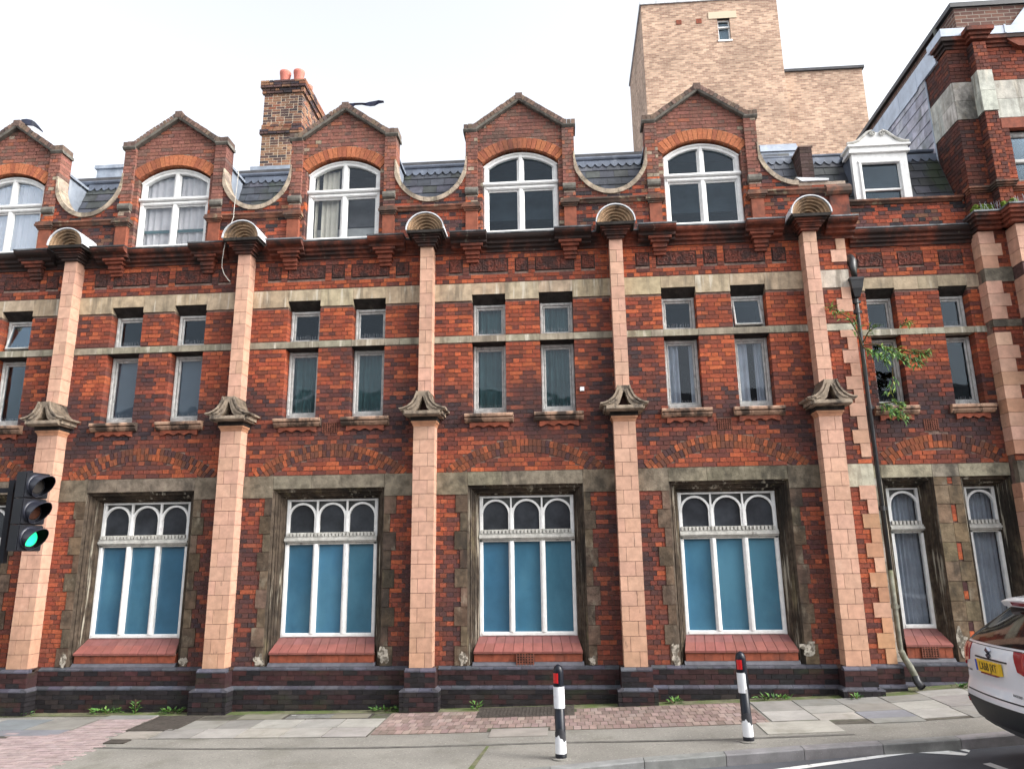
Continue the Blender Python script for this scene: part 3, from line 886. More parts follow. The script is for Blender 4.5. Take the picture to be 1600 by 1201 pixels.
def ground_window(c, y, hw, zf0, zf1, lights, film=True, parent=bld, curt=None):
    t = empty('ground_floor_window', parent, (c, y, zf0))
    f = MB()
    ztr = zf0 + 1.49          # transom
    y0, y1 = y, y + .09
    bar(f, c-hw, c-hw+.062, zf0, zf1, y0, y1); bar(f, c+hw-.062, c+hw, zf0, zf1, y0, y1)
    bar(f, c-hw+.05, c+hw-.05, zf0, zf0+.062, y0-.012, y1)
    w = (2*hw - .124 - (lights-1)*.088)/lights
    lx = [c-hw+.062 + i*(w+.088) for i in range(lights)]
    for i in range(lights-1):
        bar(f, lx[i]+w, lx[i]+w+.088, zf0+.06, ztr+.01, y0-.03, y1, .03)
        bar(f, lx[i]+w+.006, lx[i]+w+.082, ztr+.2, zf1-.2, y0-.012, y1, .025)
    f.build('frame', 'white', t)
    tr = MB()
    for z0, z1, dy in ((ztr, ztr+.035, .0), (ztr+.035, ztr+.06, -.03), (ztr+.06, ztr+.10, -.055), (ztr+.10, ztr+.135, -.03)):
        tr.box(c-hw+.002, c+hw-.002, y0+dy, y1+.01, z0, z1-.001)
    tr.build('transom', 'white_old', t)
    d = MB()
    n = int(2*hw/.062)
    for i in range(n):
        xx = c - hw + .03 + i*(2*hw-.06)/n
        d.box(xx, xx+.036, y0-.045, y0+.04, ztr+.135, ztr+.195)
    d.box(c-hw+.004, c+hw-.004, y0+.008, y1, ztr+.135, ztr+.20)
    d.build('dentil', 'white_old', t)
    # arched heads
    zs = zf1 - .085 - w/2*1.02
    hd, spn = MB(), MB()
    for i in range(lights):
        cx = lx[i] + w/2
        r = w/2
        K = 14
        # recessed spandrel plate
        for k in range(K):
            a0, a1 = math.pi*(1-k/K), math.pi*(1-(k+1)/K)
            p0 = (cx + (r+.03)*math.cos(a0), zs + (r+.02)*math.sin(a0)); p1 = (cx + (r+.03)*math.cos(a1), zs + (r+.02)*math.sin(a1))
            spn.hexa([(p0[0], y0+.050, p0[1]-.012), (p1[0], y0+.050, p1[1]-.012), (p1[0], y0+.056, p1[1]-.012), (p0[0], y0+.056, p0[1]-.012), (p0[0], y0+.050, zf1-.03), (p1[0], y0+.050, zf1-.03), (p1[0], y0+.056, zf1-.03), (p0[0], y0+.056, zf1-.03)])
            # proud archivolt
            q = [(cx + rr*math.cos(a), zs + rr*math.sin(a)) for rr, a in ((r-.001, a0), (r-.001, a1), (r+.034, a1), (r+.034, a0))]
            hd.hexa([(x, y0-.004, z) for x, z in q] + [(x, y0+.06, z) for x, z in q])
    for i in range(lights):
        hd.box(lx[i]-.036, lx[i]+.002, y0+.002, y1, ztr+.2, zs)
        hd.box(lx[i]+w-.002, lx[i]+w+.036, y0+.002, y1, ztr+.2, zs)
    for i in range(lights-1):
        hd.box(lx[i]+w+.030, lx[i]+w+.058, y0-.006, y0+.04, zs+.05, zf1-.03)
    hd.box(c-hw+.002, c+hw-.002, y0+.003, y1, zf1-.032, zf1-.002)
    hd.build('arched_head', 'white', t)
    spn.build('spandrel_pane', 'spandrel', t)
    for i in range(lights):
        x0, x1 = lx[i], lx[i]+w
        if film:
            o = pane(t, [(x0, zf0+.06), (x1, zf0+.06), (x1, ztr), (x0, ztr)], y0+.06, 'film')
            o.color = jit((.042, .135, .215), .16) + (1,)
        else:
            pane(t, [(x0, zf0+.06), (x1, zf0+.06), (x1, ztr), (x0, ztr)], y0+.06, 'glass_clear')
        cx, r = (x0+x1)/2, w/2
        arc = [(cx + r*math.cos(math.pi*k/14), zs + r*math.sin(math.pi*k/14)) for k in range(15)]
        pane(t, [(x0, ztr+.19), (x1, ztr+.19)] + arc, y0+.036, 'glass_dim' if film else 'glass_clear')
    if curt:
        curtain('curtain', t, c-hw+.03, c+hw-.03, zf0+.05, zf1-.1, y+.18, curt, .075, .02)
    return t


def sill_group(c, y, hwn, z0, z1, hwf, yf, rows=2, n=10):
    """tiled slope from the frame down to the nose"""
    t = empty('tiled_sill', bld, (c, y, z0))
    lvl = [(y-.015, z0), ((y-.015)*.45+yf*.55, z0+(z1-z0)*.52), (yf+.02, z1)]
    hw = [hwn, hwn*.5+hwf*.5, hwf]
    for r in range(2):
        (ya, za), (yb, zb) = lvl[r], lvl[r+1]
        for i in range(n):
            xa0 = c - hw[r] + 2*hw[r]*i/n; xa1 = c - hw[r] + 2*hw[r]*(i+1)/n
            xb0 = c - hw[r+1] + 2*hw[r+1]*i/n; xb1 = c - hw[r+1] + 2*hw[r+1]*(i+1)/n
            q = .0035
            if r == 1: ya, za = lvl[1][0]-.009, lvl[1][1]-.005
            m_ = MB()
            m_.hexa([(xa0+q, ya+.003, za-.03), (xa1-q, ya+.003, za-.03), (xb1-q, yb-.003, zb-.03), (xb0+q, yb-.003, zb-.03),
                     (xa0+q, ya, za), (xa1-q, ya, za), (xb1-q, yb-.003, zb), (xb0+q, yb-.003, zb)])
            o = m_.build('sill_tile', 'sill_tile', t)
            o.color = jit((.235, .082, .068) if r == 0 else (.205, .085, .078), .10) + (1,)
    m_ = MB()
    m_.hexa([(c-hwn+.004, y+.01, z0-.04), (c+hwn-.004, y+.01, z0-.04), (c+hwf, yf+.04, z1-.035), (c-hwf, yf+.04, z1-.035),
             (c-hwn+.004, y+.012, z0-.008), (c+hwn-.004, y+.012, z0-.008), (c+hwf, yf+.04, z1-.008), (c-hwf, yf+.04, z1-.008)])
    m_.build('mortar_bed', 'mortar', t)
    m_ = MB()
    m_.box(c-hwn+.01, c+hwn-.01, y+.018, y+.2, .672, z0-.012)
    for i in range(6):
        a = c - hwn + .012 + (2*hwn-.024)*i/6
        m_.box(a+.004, a+(2*hwn-.024)/6-.004, y+.012, y+.03, .676, z0-.02)
    m_.build('terracotta_apron', 'red_terracotta', t)
    m_ = MB()
    m_.poly_x([(y-.028, .60), (y-.028, .622), (y+.02, .674), (y+.1, .674), (y+.1, .60)], c-hwn-.012, c+hwn+.012)
    o = m_.build('blue_brick_course', 'blue_brick', t)
    o.color = (.085, .085, .10, 1)


def upper_window(c, y, hw, z0, z1, ztop, casement, curt,  frame='grey_frame', parent=bld, open_=False):
    """one of the small stacked windows: frame in the reveal, pane, curtain behind"""
    t = empty('casement_window' if casement else 'tall_window', parent, (c, y, z0))
    f = MB()
    yf = y + .17
    b = .05
    for a in ((c-hw, c-hw+b, z0, z1), (c+hw-b, c+hw, z0, z1)):
        bar(f, *a, yf, yf+.08)
    bar(f, c-hw+b*.8, c+hw-b*.8, z1-b, z1, yf+.004, yf+.08)
    bar(f, c-hw+b*.8, c+hw-b*.8, z0, z0+(.075 if not casement else .05), yf-.012, yf+.08)
    f.build('frame', frame, t)
    s = MB()
    i0, i1, j0, j1 = c-hw+b+.004, c+hw-b-.004, z0+(.078 if not casement else .054), z1-b-.004
    sb = .032
    for a in ((i0, i0+sb, j0, j1), (i1-sb, i1, j0, j1), (i0+sb*.8, i1-sb*.8, j1-sb, j1), (i0+sb*.8, i1-sb*.8, j0, j0+sb)):
        bar(s, *a, yf+.03, yf+.075, .008)
    so = s.build('sash', 'grey_frame' if frame == 'grey_frame' else 'white_old', t)
    po = pane(t, [(i0+sb*.8, j0+sb*.8), (i1-sb*.8, j0+sb*.8), (i1-sb*.8, j1-sb*.8), (i0+sb*.8, j1-sb*.8)], yf+.05, 'glass_clear' if curt else 'glass')
    if open_:
        for o in (so, po):
            # hung from the top rail and pushed out at the foot
            o.rotation_euler = (math.radians(-13), 0, 0)
            o.location = o.location + Vector((0, yf+.05, j1)) - Matrix.Rotation(math.radians(-13), 3, 'X') @ Vector((0, yf+.05, j1)) if True else o.location
    if curt in ('blue_blind', 'curtain_dim'):
        m_ = MB(); m_.box(c-hw+.04, c+hw-.04, yf+.11, yf+.115, z0+.06, z1-.05); m_.build('blind', curt, t)
    elif curt:
        n = 1 if curt == 'curtain_teal' else 2
        if n == 1: curtain('curtain', t, c-hw+.04, c+hw-.04, z0+.06, z1-.05, yf+.13, curt, .12, .03)
        else:
            w = 2*hw - .08
            curtain('curtain', t, c-hw+.05, c-hw+.05+w*U(.3, .5), z0+.06, z1-.05, yf+.13, curt, .10, .025)
            curtain('curtain', t, c+hw-.05-w*U(.15, .32), c+hw-.05, z0+.06, z1-.05, yf+.14, curt, .09, .025)
    # bird spikes on the sill: too fine to pick apart
    sp = MB()
    n = int(2*hw/.022)
    for i in range(n):
        x = c - hw + .03 + i*(2*hw-.06)/n
        sp.tube([(x, yf-.03, z0+.03), (x+U(-.012, .012), yf-.05+U(-.02, .02), z0+.13+U(-.02, .02))], .0016, 3)
    sp.build('bird_spikes', 'metal_grey', t, kind='stuff')
    return t


def mid_sill(c, y, hw, parent=bld, dz=0.):
    t = empty('window_sill', parent, (c, y, 4.5+dz))
    n = 3
    for i in range(n):
        a, b = c-hw + 2*hw*i/n + .002, c-hw + 2*hw*(i+1)/n - .002
        m_ = MB()
        m_.poly_x([(y+.17, 4.50+dz), (y-.02, 4.50+dz), (y-.055, 4.515+dz), (y-.085, 4.55+dz), (y-.09, 4.575+dz), (y-.065, 4.582+dz), (y-.115, 4.595+dz), (y-.12, 4.63+dz), (y-.11, 4.645+dz), (y+.17, 4.685+dz)], a, b)
        m_.build('sill_block', 'terracotta_m', t)
    m_ = MB()
    h2 = hw - .085
    pts = [(c-h2, 4.498+dz), (c-h2, 4.41+dz)]
    K = 3
    for k in range(K):
        a = c - h2 + .045 + (2*h2-.09)*k/K; b = c - h2 + .045 + (2*h2-.09)*(k+1)/K
        for j in range(0, 7):
            tt = j/6
            pts.append((a + (b-a)*tt, 4.415+dz + (.048 if k != 1 else .05)*math.sin(math.pi*tt) - (.012 if 0 < j < 6 else 0)))
    pts += [(c+h2, 4.41+dz), (c+h2, 4.498+dz)]
    m_.poly_y(list(reversed(pts)) if False else pts, y-.035, y+.02)
    m_.build('scalloped_apron', 'red_terracotta', t)


def ornament(x0, x1, z0, z1, y, parent=bld):
    """carved leaf-scroll panel: relief grid in a sunk frame"""
    t = MB()
    nt_ = max(1, round((x1-x0)/.222))
    tw = (x1-x0)/nt_
    for q in range(nt_):
        a, b = x0 + q*tw + .004, x0 + (q+1)*tw - .004
        N_ = 12
        sx, sz = U(0, 9), U(0, 9)
        H = {}
        for i in range(N_+1):
            for j in range(N_+1):
                u, v = i/N_*2-1, j/N_*2-1
                r = math.hypot(u, v); an = math.atan2(v, u)
                h = .5 + .5*math.sin(an*4 + r*7 + sx) * math.cos(6*r + sz)
                h = h*.75 + .25*R()
                edge = max(abs(u), abs(v))
                if edge > .93: h = .6
                H[i, j] = y + .006 - .024*h
        vs_ = [(a + (b-a)*i/N_, H[i, j], z0 + (z1-z0)*j/N_) for j in range(N_+1) for i in range(N_+1)]
        t.add(vs_, [(j*(N_+1)+i, j*(N_+1)+i+1, (j+1)*(N_+1)+i+1, (j+1)*(N_+1)+i) for j in range(N_) for i in range(N_)])
    t.box(x0-.006, x1+.006, y+.0065, y+.05, z0-.006, z1+.006)
    t.build('ornament_panel', 'ornament', parent)
    t = MB(); t.box(x0-.018, x1+.018, y+.0085, y+.0105, z0-.018, z1+.018)
    t.build('panel_recess', 'stone_black', parent)


def air_brick(x0, x1, z0, z1, y, parent=bld, m='air_grille'):
    t = empty('air_brick', parent, (x0, y, z0))
    m_ = MB()
    nx, nz = 6, 5
    bw, bh = (x1-x0)/(nx*2.7), (z1-z0)/(nz*2.7)
    for i in range(nx+1):
        a = x0 + (x1-x0-bw)*i/nx
        m_.box(a, a+bw, y-.012, y+.004, z0, z1)
    for j in range(nz+1):
        a = z0 + (z1-z0-bh)*j/nz
        m_.box(x0+.001, x1-.001, y-.0095, y+.004, a, a+bh)
    m_.build('grille', m, t)
    m_ = MB(); m_.box(x0-.004, x1+.004, y+.0045, y+.0085, z0-.004, z1+.004)
    m_.build('dark_back', 'stone_black', t)


def ragged(x, z, rx, rz, y0, y1):
    n = 34
    m_ = MB()
    s0 = U(0, 50)
    pts = []
    for k in range(n):
        an = 2*math.pi*k/n
        q = .45 + .75*vn(s0 + math.cos(an)*1.6 + 9, math.sin(an)*1.6 + s0, 4) + U(-.10, .10)
        pts.append((x + rx*math.cos(an)*q*1.25, z + rz*math.sin(an)*q*1.25))
    m_.poly_y(pts, y0, y1)
    m_.build('render_patch', 'render_flake', bld)


def jamb_stones(c, hw, y, z0, z1, sides=(-1, 1), parent=bld, step=.298, lo=.12, hi=.20, seed=0):
    rr = []
    for s in sides:
        z, k = z0, 0
        while z < z1 - .02:
            zz = min(z+step, z1)
            if z1 - zz < .12: zz = z1
            w = (hi if (k + (s > 0) + seed) % 2 else lo) + U(-.015, .02)
            a, b = (c-hw-w, c-hw-.004) if s < 0 else (c+hw+.004, c+hw+w)
            piece('jamb_stone', parent, a, b, y-.012-U(0, .004), y+.12, z+.004, zz-.004, 'stone_dk', jit(JAMB, .25))
            rr.append((a-.004, b+.004, z, zz, False))
            z, k = zz, k+1
    return rr


CURT = {-1: ('curtain_grey', None), 0: (None, None)}
ARCH_ZC = {}
for bi, c in enumerate(BAYS):
    L_, R_ = PX[bi], PX[bi+1]
    rects = []
    # openings
    lw = (c-.955, c+.955, .6, 3.447)
    mids = [(c-.886, c-.297), (c+.297, c+.886)]
    holes.append((lw[0]+.002, lw[1]-.002, .62, 3.446))
    rects.append(lw + (False,))
    for a, b in mids:
        for z0, z1 in ((4.66, 5.925), (6.04, 6.80)):
            holes.append((a-.006, b+.006, z0-.006, z1+.006))
            rects.append((a, b, z0, z1, True))
    rects += [(L_, R_, 3.30, 3.672, False), (L_, R_, 5.925, 6.042, False), (L_, R_, 6.69, 7.01, False)]
    for a, b in ((-1.285, -1.065), (-.925, -.25), (-.108, .108), (.25, .925), (1.065, 1.285)):
        ornament(c+a+.008, c+b-.008, 7.233, 7.457, -.002)
        rects.append((c+a-.014, c+b+.014, 7.212, 7.478, False))
    rects += jamb_stones(c, .955, 0, .62, 3.30, seed=bi)
    # stones of the band over the ground-floor window
    xs = [L_+PW1, c-.955, c-.33 + U(-.2, .1), c+.955, R_-PW1]
    for k, (a, b) in enumerate(zip(xs, xs[1:])):
        z0 = 3.302 if k in (0, 3) else 3.449
        piece('band_stone', bld, a+.003, b-.003, -.016-U(0, .004), .15, z0, 3.668, 'stone_dk', jit((.20, .17, .125) if k in (1, 2) else (.165, .14, .10), .15))
    # plain string band and lintel band at the first floor
    def band(z0, z1, y, xs_, col, m='stone'):
        for a, b in zip(xs_, xs_[1:]):
            piece('band_stone', bld, a+.002, b-.002, y-U(0, .003), .14, z0, z1, m, jit(col, .15))
    xs = [L_+PW2, L_+.55, mids[0][0], mids[0][1], mids[1][0], mids[1][1], R_-.5, R_-PW2]
    band(5.927, 6.040, -.014, xs, (.30, .265, .20))
    # lintel stones: cut round the window heads
    xs2 = [L_+PW2, mids[0][0], mids[0][1], mids[1][0], mids[1][1], R_-PW2]
    for k, (a, b) in enumerate(zip(xs2, xs2[1:])):
        z0 = 6.802 if k in (1, 3) else 6.692
        piece('band_stone', bld, a+.002, b-.002, -.014-U(0, .003), .14, z0, 7.008, 'stone', jit(BAND, .13))
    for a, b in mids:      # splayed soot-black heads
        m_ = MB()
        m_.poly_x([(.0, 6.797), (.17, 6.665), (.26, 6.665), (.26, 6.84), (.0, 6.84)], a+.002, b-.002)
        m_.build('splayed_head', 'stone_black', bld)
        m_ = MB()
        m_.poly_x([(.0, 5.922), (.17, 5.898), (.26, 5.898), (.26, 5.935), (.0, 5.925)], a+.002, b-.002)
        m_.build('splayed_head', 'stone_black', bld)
    # relieving arch, two rings of headers
    RO = 2.12
    zc = 4.205 - RO
    a_ = math.asin(1.33/RO)
    arch = MB()
    def acol():
        r = R()
        return jit((.21, .070, .036) if r < .40 else (.34, .095, .042) if r < .52 else (.125, .052, .035) if r < .86 else PLUM, .13)
    ring_bricks(arch, c, zc, RO-.108, RO, -a_, a_, 40, -.006, .03, acol)
    ring_bricks(arch, c, zc, RO-.220, RO-.112, -a_, a_, 38, -.006, .03, acol)
    arch.build('relieving_arch', 'brick', bld, kind='stuff')
    def mask(x, z, c=c, zc=zc, RO=RO, a_=a_):
        r = math.hypot(x-c, z-zc)
        return RO-.226 < r < RO+.006 and abs(math.atan2(x-c, z-zc)) < a_ + .003
    if bi == 2: rects.append((5.075, 5.345, 4.39, 4.575, False)); air_brick(5.08, 5.34, 4.394, 4.572, 0)
    if bi == 4: rects.append((11.76, 12.0, 4.28, 4.48, False)); air_brick(11.765, 11.995, 4.285, 4.475, 0)
    a0 = L_+.09 if bi else WALL0
    b0 = R_-.09
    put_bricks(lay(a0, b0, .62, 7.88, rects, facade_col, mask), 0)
    # moulded surround, window, sill
    m_ = MB()
    sweep_surround(m_, c, .955, .60, 3.447, SURR, 0)
    m_.build('moulded_surround', 'stone_mould', bld)
    ground_window(c, .25, .795, 1.04, 3.287, 3)
    sill_group(c, 0, .865, .828, 1.045, .795, .25, n=11)
    # flaking render left at the foot of the jambs
    for s, zc_, rx, rz in {1: [(-1, .72, .05, .09), (1, .70, .06, .06)], 2: [(-1, .70, .07, .10), (1, .78, .085, .12)], 3: [(-1, .72, .06, .10), (1, .70, .05, .06)], 4: [(-1, .76, .06, .14), (1, .86, .10, .10)]}.get(bi, []):
        ragged(c + s*1.015, zc_, rx, rz, -.020, -.010)
    # first floor windows
    cu = [(None, None), ('blue_blind', 'blue_blind'), ('curtain_teal', 'curtain_teal'), ('curtain_teal', 'curtain_teal'), ('curtain_blue', 'curtain_blue')][bi]
    for wi, (a, b) in enumerate(mids):
        cx, hw = (a+b)/2, (b-a)/2 - .003
        op = (bi == 0) or (bi == 4 and wi == 1)
        upper_window(cx, 0, hw, 6.045, 6.662, 6.8, True, None if op or bi != 3 else cu[wi], open_=op)
        upper_window(cx, 0, hw, 4.685, 5.895, 5.93, False, cu[wi])
        if bi < 2:
            pass
        mid_sill(cx, 0, .415)
air_brick(8.37, 8.65, .605, .81, -.012)

# ------------------------------------------------------------------ right-hand bay, set back
YR = .22
RB0, RB1 = QX-.02, 16.42
rects = []
low = [(14.37, 15.18), (15.61, 16.40)]
midr = [(14.50, 14.99), (15.725, 16.205)]
for a, b in low:
    holes.append((a+.002, b-.002, .62, 3.458))
for a, b in midr:
    for z0, z1 in ((4.64, 5.88), (5.99, 6.725)):
        rects.append((a, b, z0, z1, True))
for a, b in ((14.432, 14.86), (15.122, 15.55), (15.81, 16.21)):
    ornament(a+.008, b-.008, 7.148, 7.372, YR-.002)
    rects.append((a-.005, b+.005, 7.135, 7.385, False))
rects += [(RB0, RB1, .6, 3.67, False), (RB0, RB1, 5.88, 5.99, False), (RB0, RB1, 6.69, 6.925, False)]
rects.append((15.16, 15.40, 4.22, 4.42, False)); air_brick(15.165, 15.395, 4.225, 4.415, YR)
RO = 1.75; zc = 4.16-RO; a_ = math.asin(.98/RO); cR = 15.38
arch = MB()
ring_bricks(arch, cR, zc, RO-.108, RO, -a_, a_, 27, YR-.006, YR+.03, acol)
ring_bricks(arch, cR, zc, RO-.220, RO-.112, -a_, a_, 25, YR-.006, YR+.03, acol)
arch.build('relieving_arch', 'brick', bld, kind='stuff')
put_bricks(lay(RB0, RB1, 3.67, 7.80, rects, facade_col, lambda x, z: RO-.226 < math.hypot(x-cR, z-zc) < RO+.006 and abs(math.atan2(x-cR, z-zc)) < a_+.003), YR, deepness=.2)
for a, b in zip([RB0, midr[0][0], midr[0][1], 15.4, midr[1][0], midr[1][1]], [midr[0][0], midr[0][1], 15.4, midr[1][0], midr[1][1], RB1]):
    piece('band_stone', bld, a+.002, b-.002, YR-.014, YR+.14, 5.882, 5.988, 'stone', jit((.33, .30, .23), .15))
    head = (a, b) in midr
    piece('band_stone', bld, a+.002, b-.002, YR-.014, YR+.14, 6.727 if head else 6.692, 6.924, 'stone', jit(BAND, .13))
for a, b in midr:
    m_ = MB(); m_.poly_x([(YR, 6.722), (YR+.17, 6.60), (YR+.26, 6.60), (YR+.26, 6.76), (YR, 6.76)], a+.002, b-.002)
    m_.build('splayed_head', 'stone_black', bld)
    cx, hw = (a+b)/2, (b-a)/2-.003
    upper_window(cx, YR, hw, 5.992, 6.60, 6.72, True, None)
    upper_window(cx, YR, hw, 4.66, 5.86, 5.9, False, None)
    mid_sill(cx, YR, .355, dz=-.01)
# ground floor: all stone with a pier of stones between the two windows
for a, b in low:
    c = (a+b)/2; hw = (b-a)/2
    m_ = MB()
    sweep_surround(m_, c, hw, .62, 3.46, [(d*.92, e*1.05) for d, e in SURR], YR)
    m_.build('moulded_surround', 'stone_mould', bld)
    ground_window(c+.01, YR+.26, hw-.135, 1.09, 3.32, 1, film=False, curt='curtain_blue')
    sill_group(c, YR, hw-.05, .87, 1.10, hw-.135, YR+.26, n=4)
    air_brick(c-.13, c+.13, .68, .86, YR+.0)
z = .62
k = 0
while z < 3.46:
    zz = min(z+.30, 3.46)
    piece('jamb_stone', bld, 15.184, 15.395, YR-.012-U(0, .004), YR+.1, z+.004, zz-.004, 'stone_dk', jit((.165, .120, .078), .2))
    piece('jamb_stone', bld, 15.475 if k % 2 else 15.40, 15.606, YR-.012-U(0, .004), YR+.1, z+.004, zz-.004, 'stone_dk', jit((.165, .120, .078), .2))
    if k % 2:
        piece('inset_brick', bld, 15.402, 15.468, YR-.008, YR+.05, z+.03, (z+zz)/2-.003, 'brick_o', jit(ORANGE, .2))
        piece('inset_brick', bld, 15.402, 15.468, YR-.008, YR+.05, (z+zz)/2+.003, zz-.02, 'brick_o', jit(RED if R() < .6 else PLUM, .2))
    piece('jamb_stone', bld, RB0+.03, 14.366, YR-.010-U(0, .004), YR+.1, z+.004, zz-.004, 'stone_dk', jit((.30, .28, .24), .25))
    z, k = zz, k+1
for a, b in ((RB0, 14.37), (14.37, 15.18), (15.18, 15.60), (15.60, 16.40)):
    piece('band_stone', bld, a+.003, b-.003, YR-.016, YR+.15, 3.462, 3.665, 'stone_dk', jit((.26, .23, .17), .15))
ragged(15.27, .86, .085, .20, YR-.022, YR-.012)

# backing walls with the openings left out, floors and dark rooms behind
main_holes = [h for h in holes if h[0] < 14.2]
wall_grid(wall, WALL0, QX-.005, -.3, 7.9, main_holes, .009, .36)
r_holes = [h for h in holes if h[0] > 14.2] + [(a-.006, b+.006, z0-.006, z1+.006) for a, b in midr for z0, z1 in ((4.64, 5.88), (5.99, 6.725))]
wall_grid(wall, QX-.005, 16.6, -.3, 7.9, r_holes, YR+.009, YR+.40)
wall.build('wall', 'mortar', bld)
m_ = MB()
for z in (-.2, 3.95, 7.55):
    m_.box(WALL0+.05, 16.55, .63, 4.0, z, z+.12)
m_.box(WALL0+.05, 16.55, 3.4, 3.6, -.2, 9.7)
for x in PX[1:] + [16.45]:
    m_.box(x-.05, x+.05, .63, 3.4, -.1, 7.5)
m_.box(WALL0, WALL0+.2, .37, 3.6, -.3, 9.7)
m_.build('interior', 'dark', bld)

# ------------------------------------------------------------------ plinth
plinth = empty('plinth', bld, (5, 0, 0))
pm, pbk = MB(), MB()
PLUMB, BLK = (.036, .018, .019), (.017, .015, .017)


def plinth_run(x0, x1, y, ext=True):
    """two stepped stages of plum brick with chamfered blue bricks on each; y is the wall face above"""
    s1, s2 = y-.06, y-.12
    zt, z1, z2, z3 = .62, .565, .338, .285
    pm.box(x0+.004, x1-.004, s1+.008, y+.1, -.4, z1)
    pm.box(x0+.004, x1-.004, s2+.008, y+.1, -.4, z3)
    for z0, z1_, yy, cols in ((z2, z1, s1, (PLUMB, (.050, .021, .021), PLUMB, BLK)), (-.14, z3, s2, (BLK, BLK, (.028, .023, .023), PLUMB))):
        n = max(1, round((z1_-z0)/.0755))
        h = (z1_-z0)/n
        for k in range(n):
            off = .1125*(k % 2)
            cuts = [x0]
            t = math.floor(x0/.225)*.225 + off
            while t < x1:
                if t > cuts[-1] + .05: cuts.append(t)
                t += .225
            if x1 - cuts[-1] < .05 and len(cuts) > 1: cuts.pop()
            cuts.append(x1)
            for a, b in zip(cuts, cuts[1:]):
                pbk.box(a+.003, b-.003, yy-U(0, .003), y+.05, z0+k*h+.004, z0+(k+1)*h-.004, jit(random.choice(cols), .2))
    for zb, zt_, yo, yi in ((z1, zt, s1, y), (z3, z2, s2, s1)):
        n = max(1, round((x1-x0)/.225))
        for i in range(n):
            a, b = x0 + (x1-x0)*i/n + .0025, x0 + (x1-x0)*(i+1)/n - .0025
            m_ = MB()
            m_.poly_x([(yo-.004, zb+.001), (yo-.004, zb+.02), (yi-.004, zt_), (yi+.05, zt_), (yi+.05, zb+.001)], a, b)
            o = m_.build('blue_brick', 'blue_brick', plinth)
            o.color = jit((.062, .064, .080), .25) + (1,)


for bi in range(5):
    plinth_run(PX[bi]+PW1+.065 if bi else WALL0, PX[bi+1]-PW1-.065, 0)
for p in PX[1:]:
    # the plinth breaks forward round each pier
    plinth_run(p-PW1-.06, p+PW1+.06, -.25)
    for s in (-1, 1):
        xa = p + s*(PW1+.06)
        pbk.box(min(xa, xa-s*.05), max(xa, xa-s*.05), -.31, 0, .338, .562, jit(PLUMB))
        xb = p + s*(PW1+.12)
        for k in range(6):
            pbk.box(min(xa, xb), max(xa, xb), -.37, 0, -.14+k*.0708+.003, -.14+(k+1)*.0708-.003, jit(BLK, .2))
        m_ = MB()
        sx = s
        poly = [(xb+s*.004, .285), (xb+s*.004, .305), (xa+s*.004, .338), (xa-s*.03, .338), (xa-s*.03, .285)]
        m_.poly_y(poly if s < 0 else list(reversed(poly)), -.37, -.03)
        o = m_.build('blue_brick', 'blue_brick', plinth); o.color = (.08, .08, .095, 1)
plinth_run(13.505+PW1+.065, 14.235, 0)
plinth_run(14.24, 16.40, YR)
pm.build('mortar_core', 'plinth_mortar', plinth)
pbk.build('plinth_brickwork', 'plinth_brick', plinth, kind='stuff')

# ------------------------------------------------------------------ piers
TC = (.52, .310, .222)


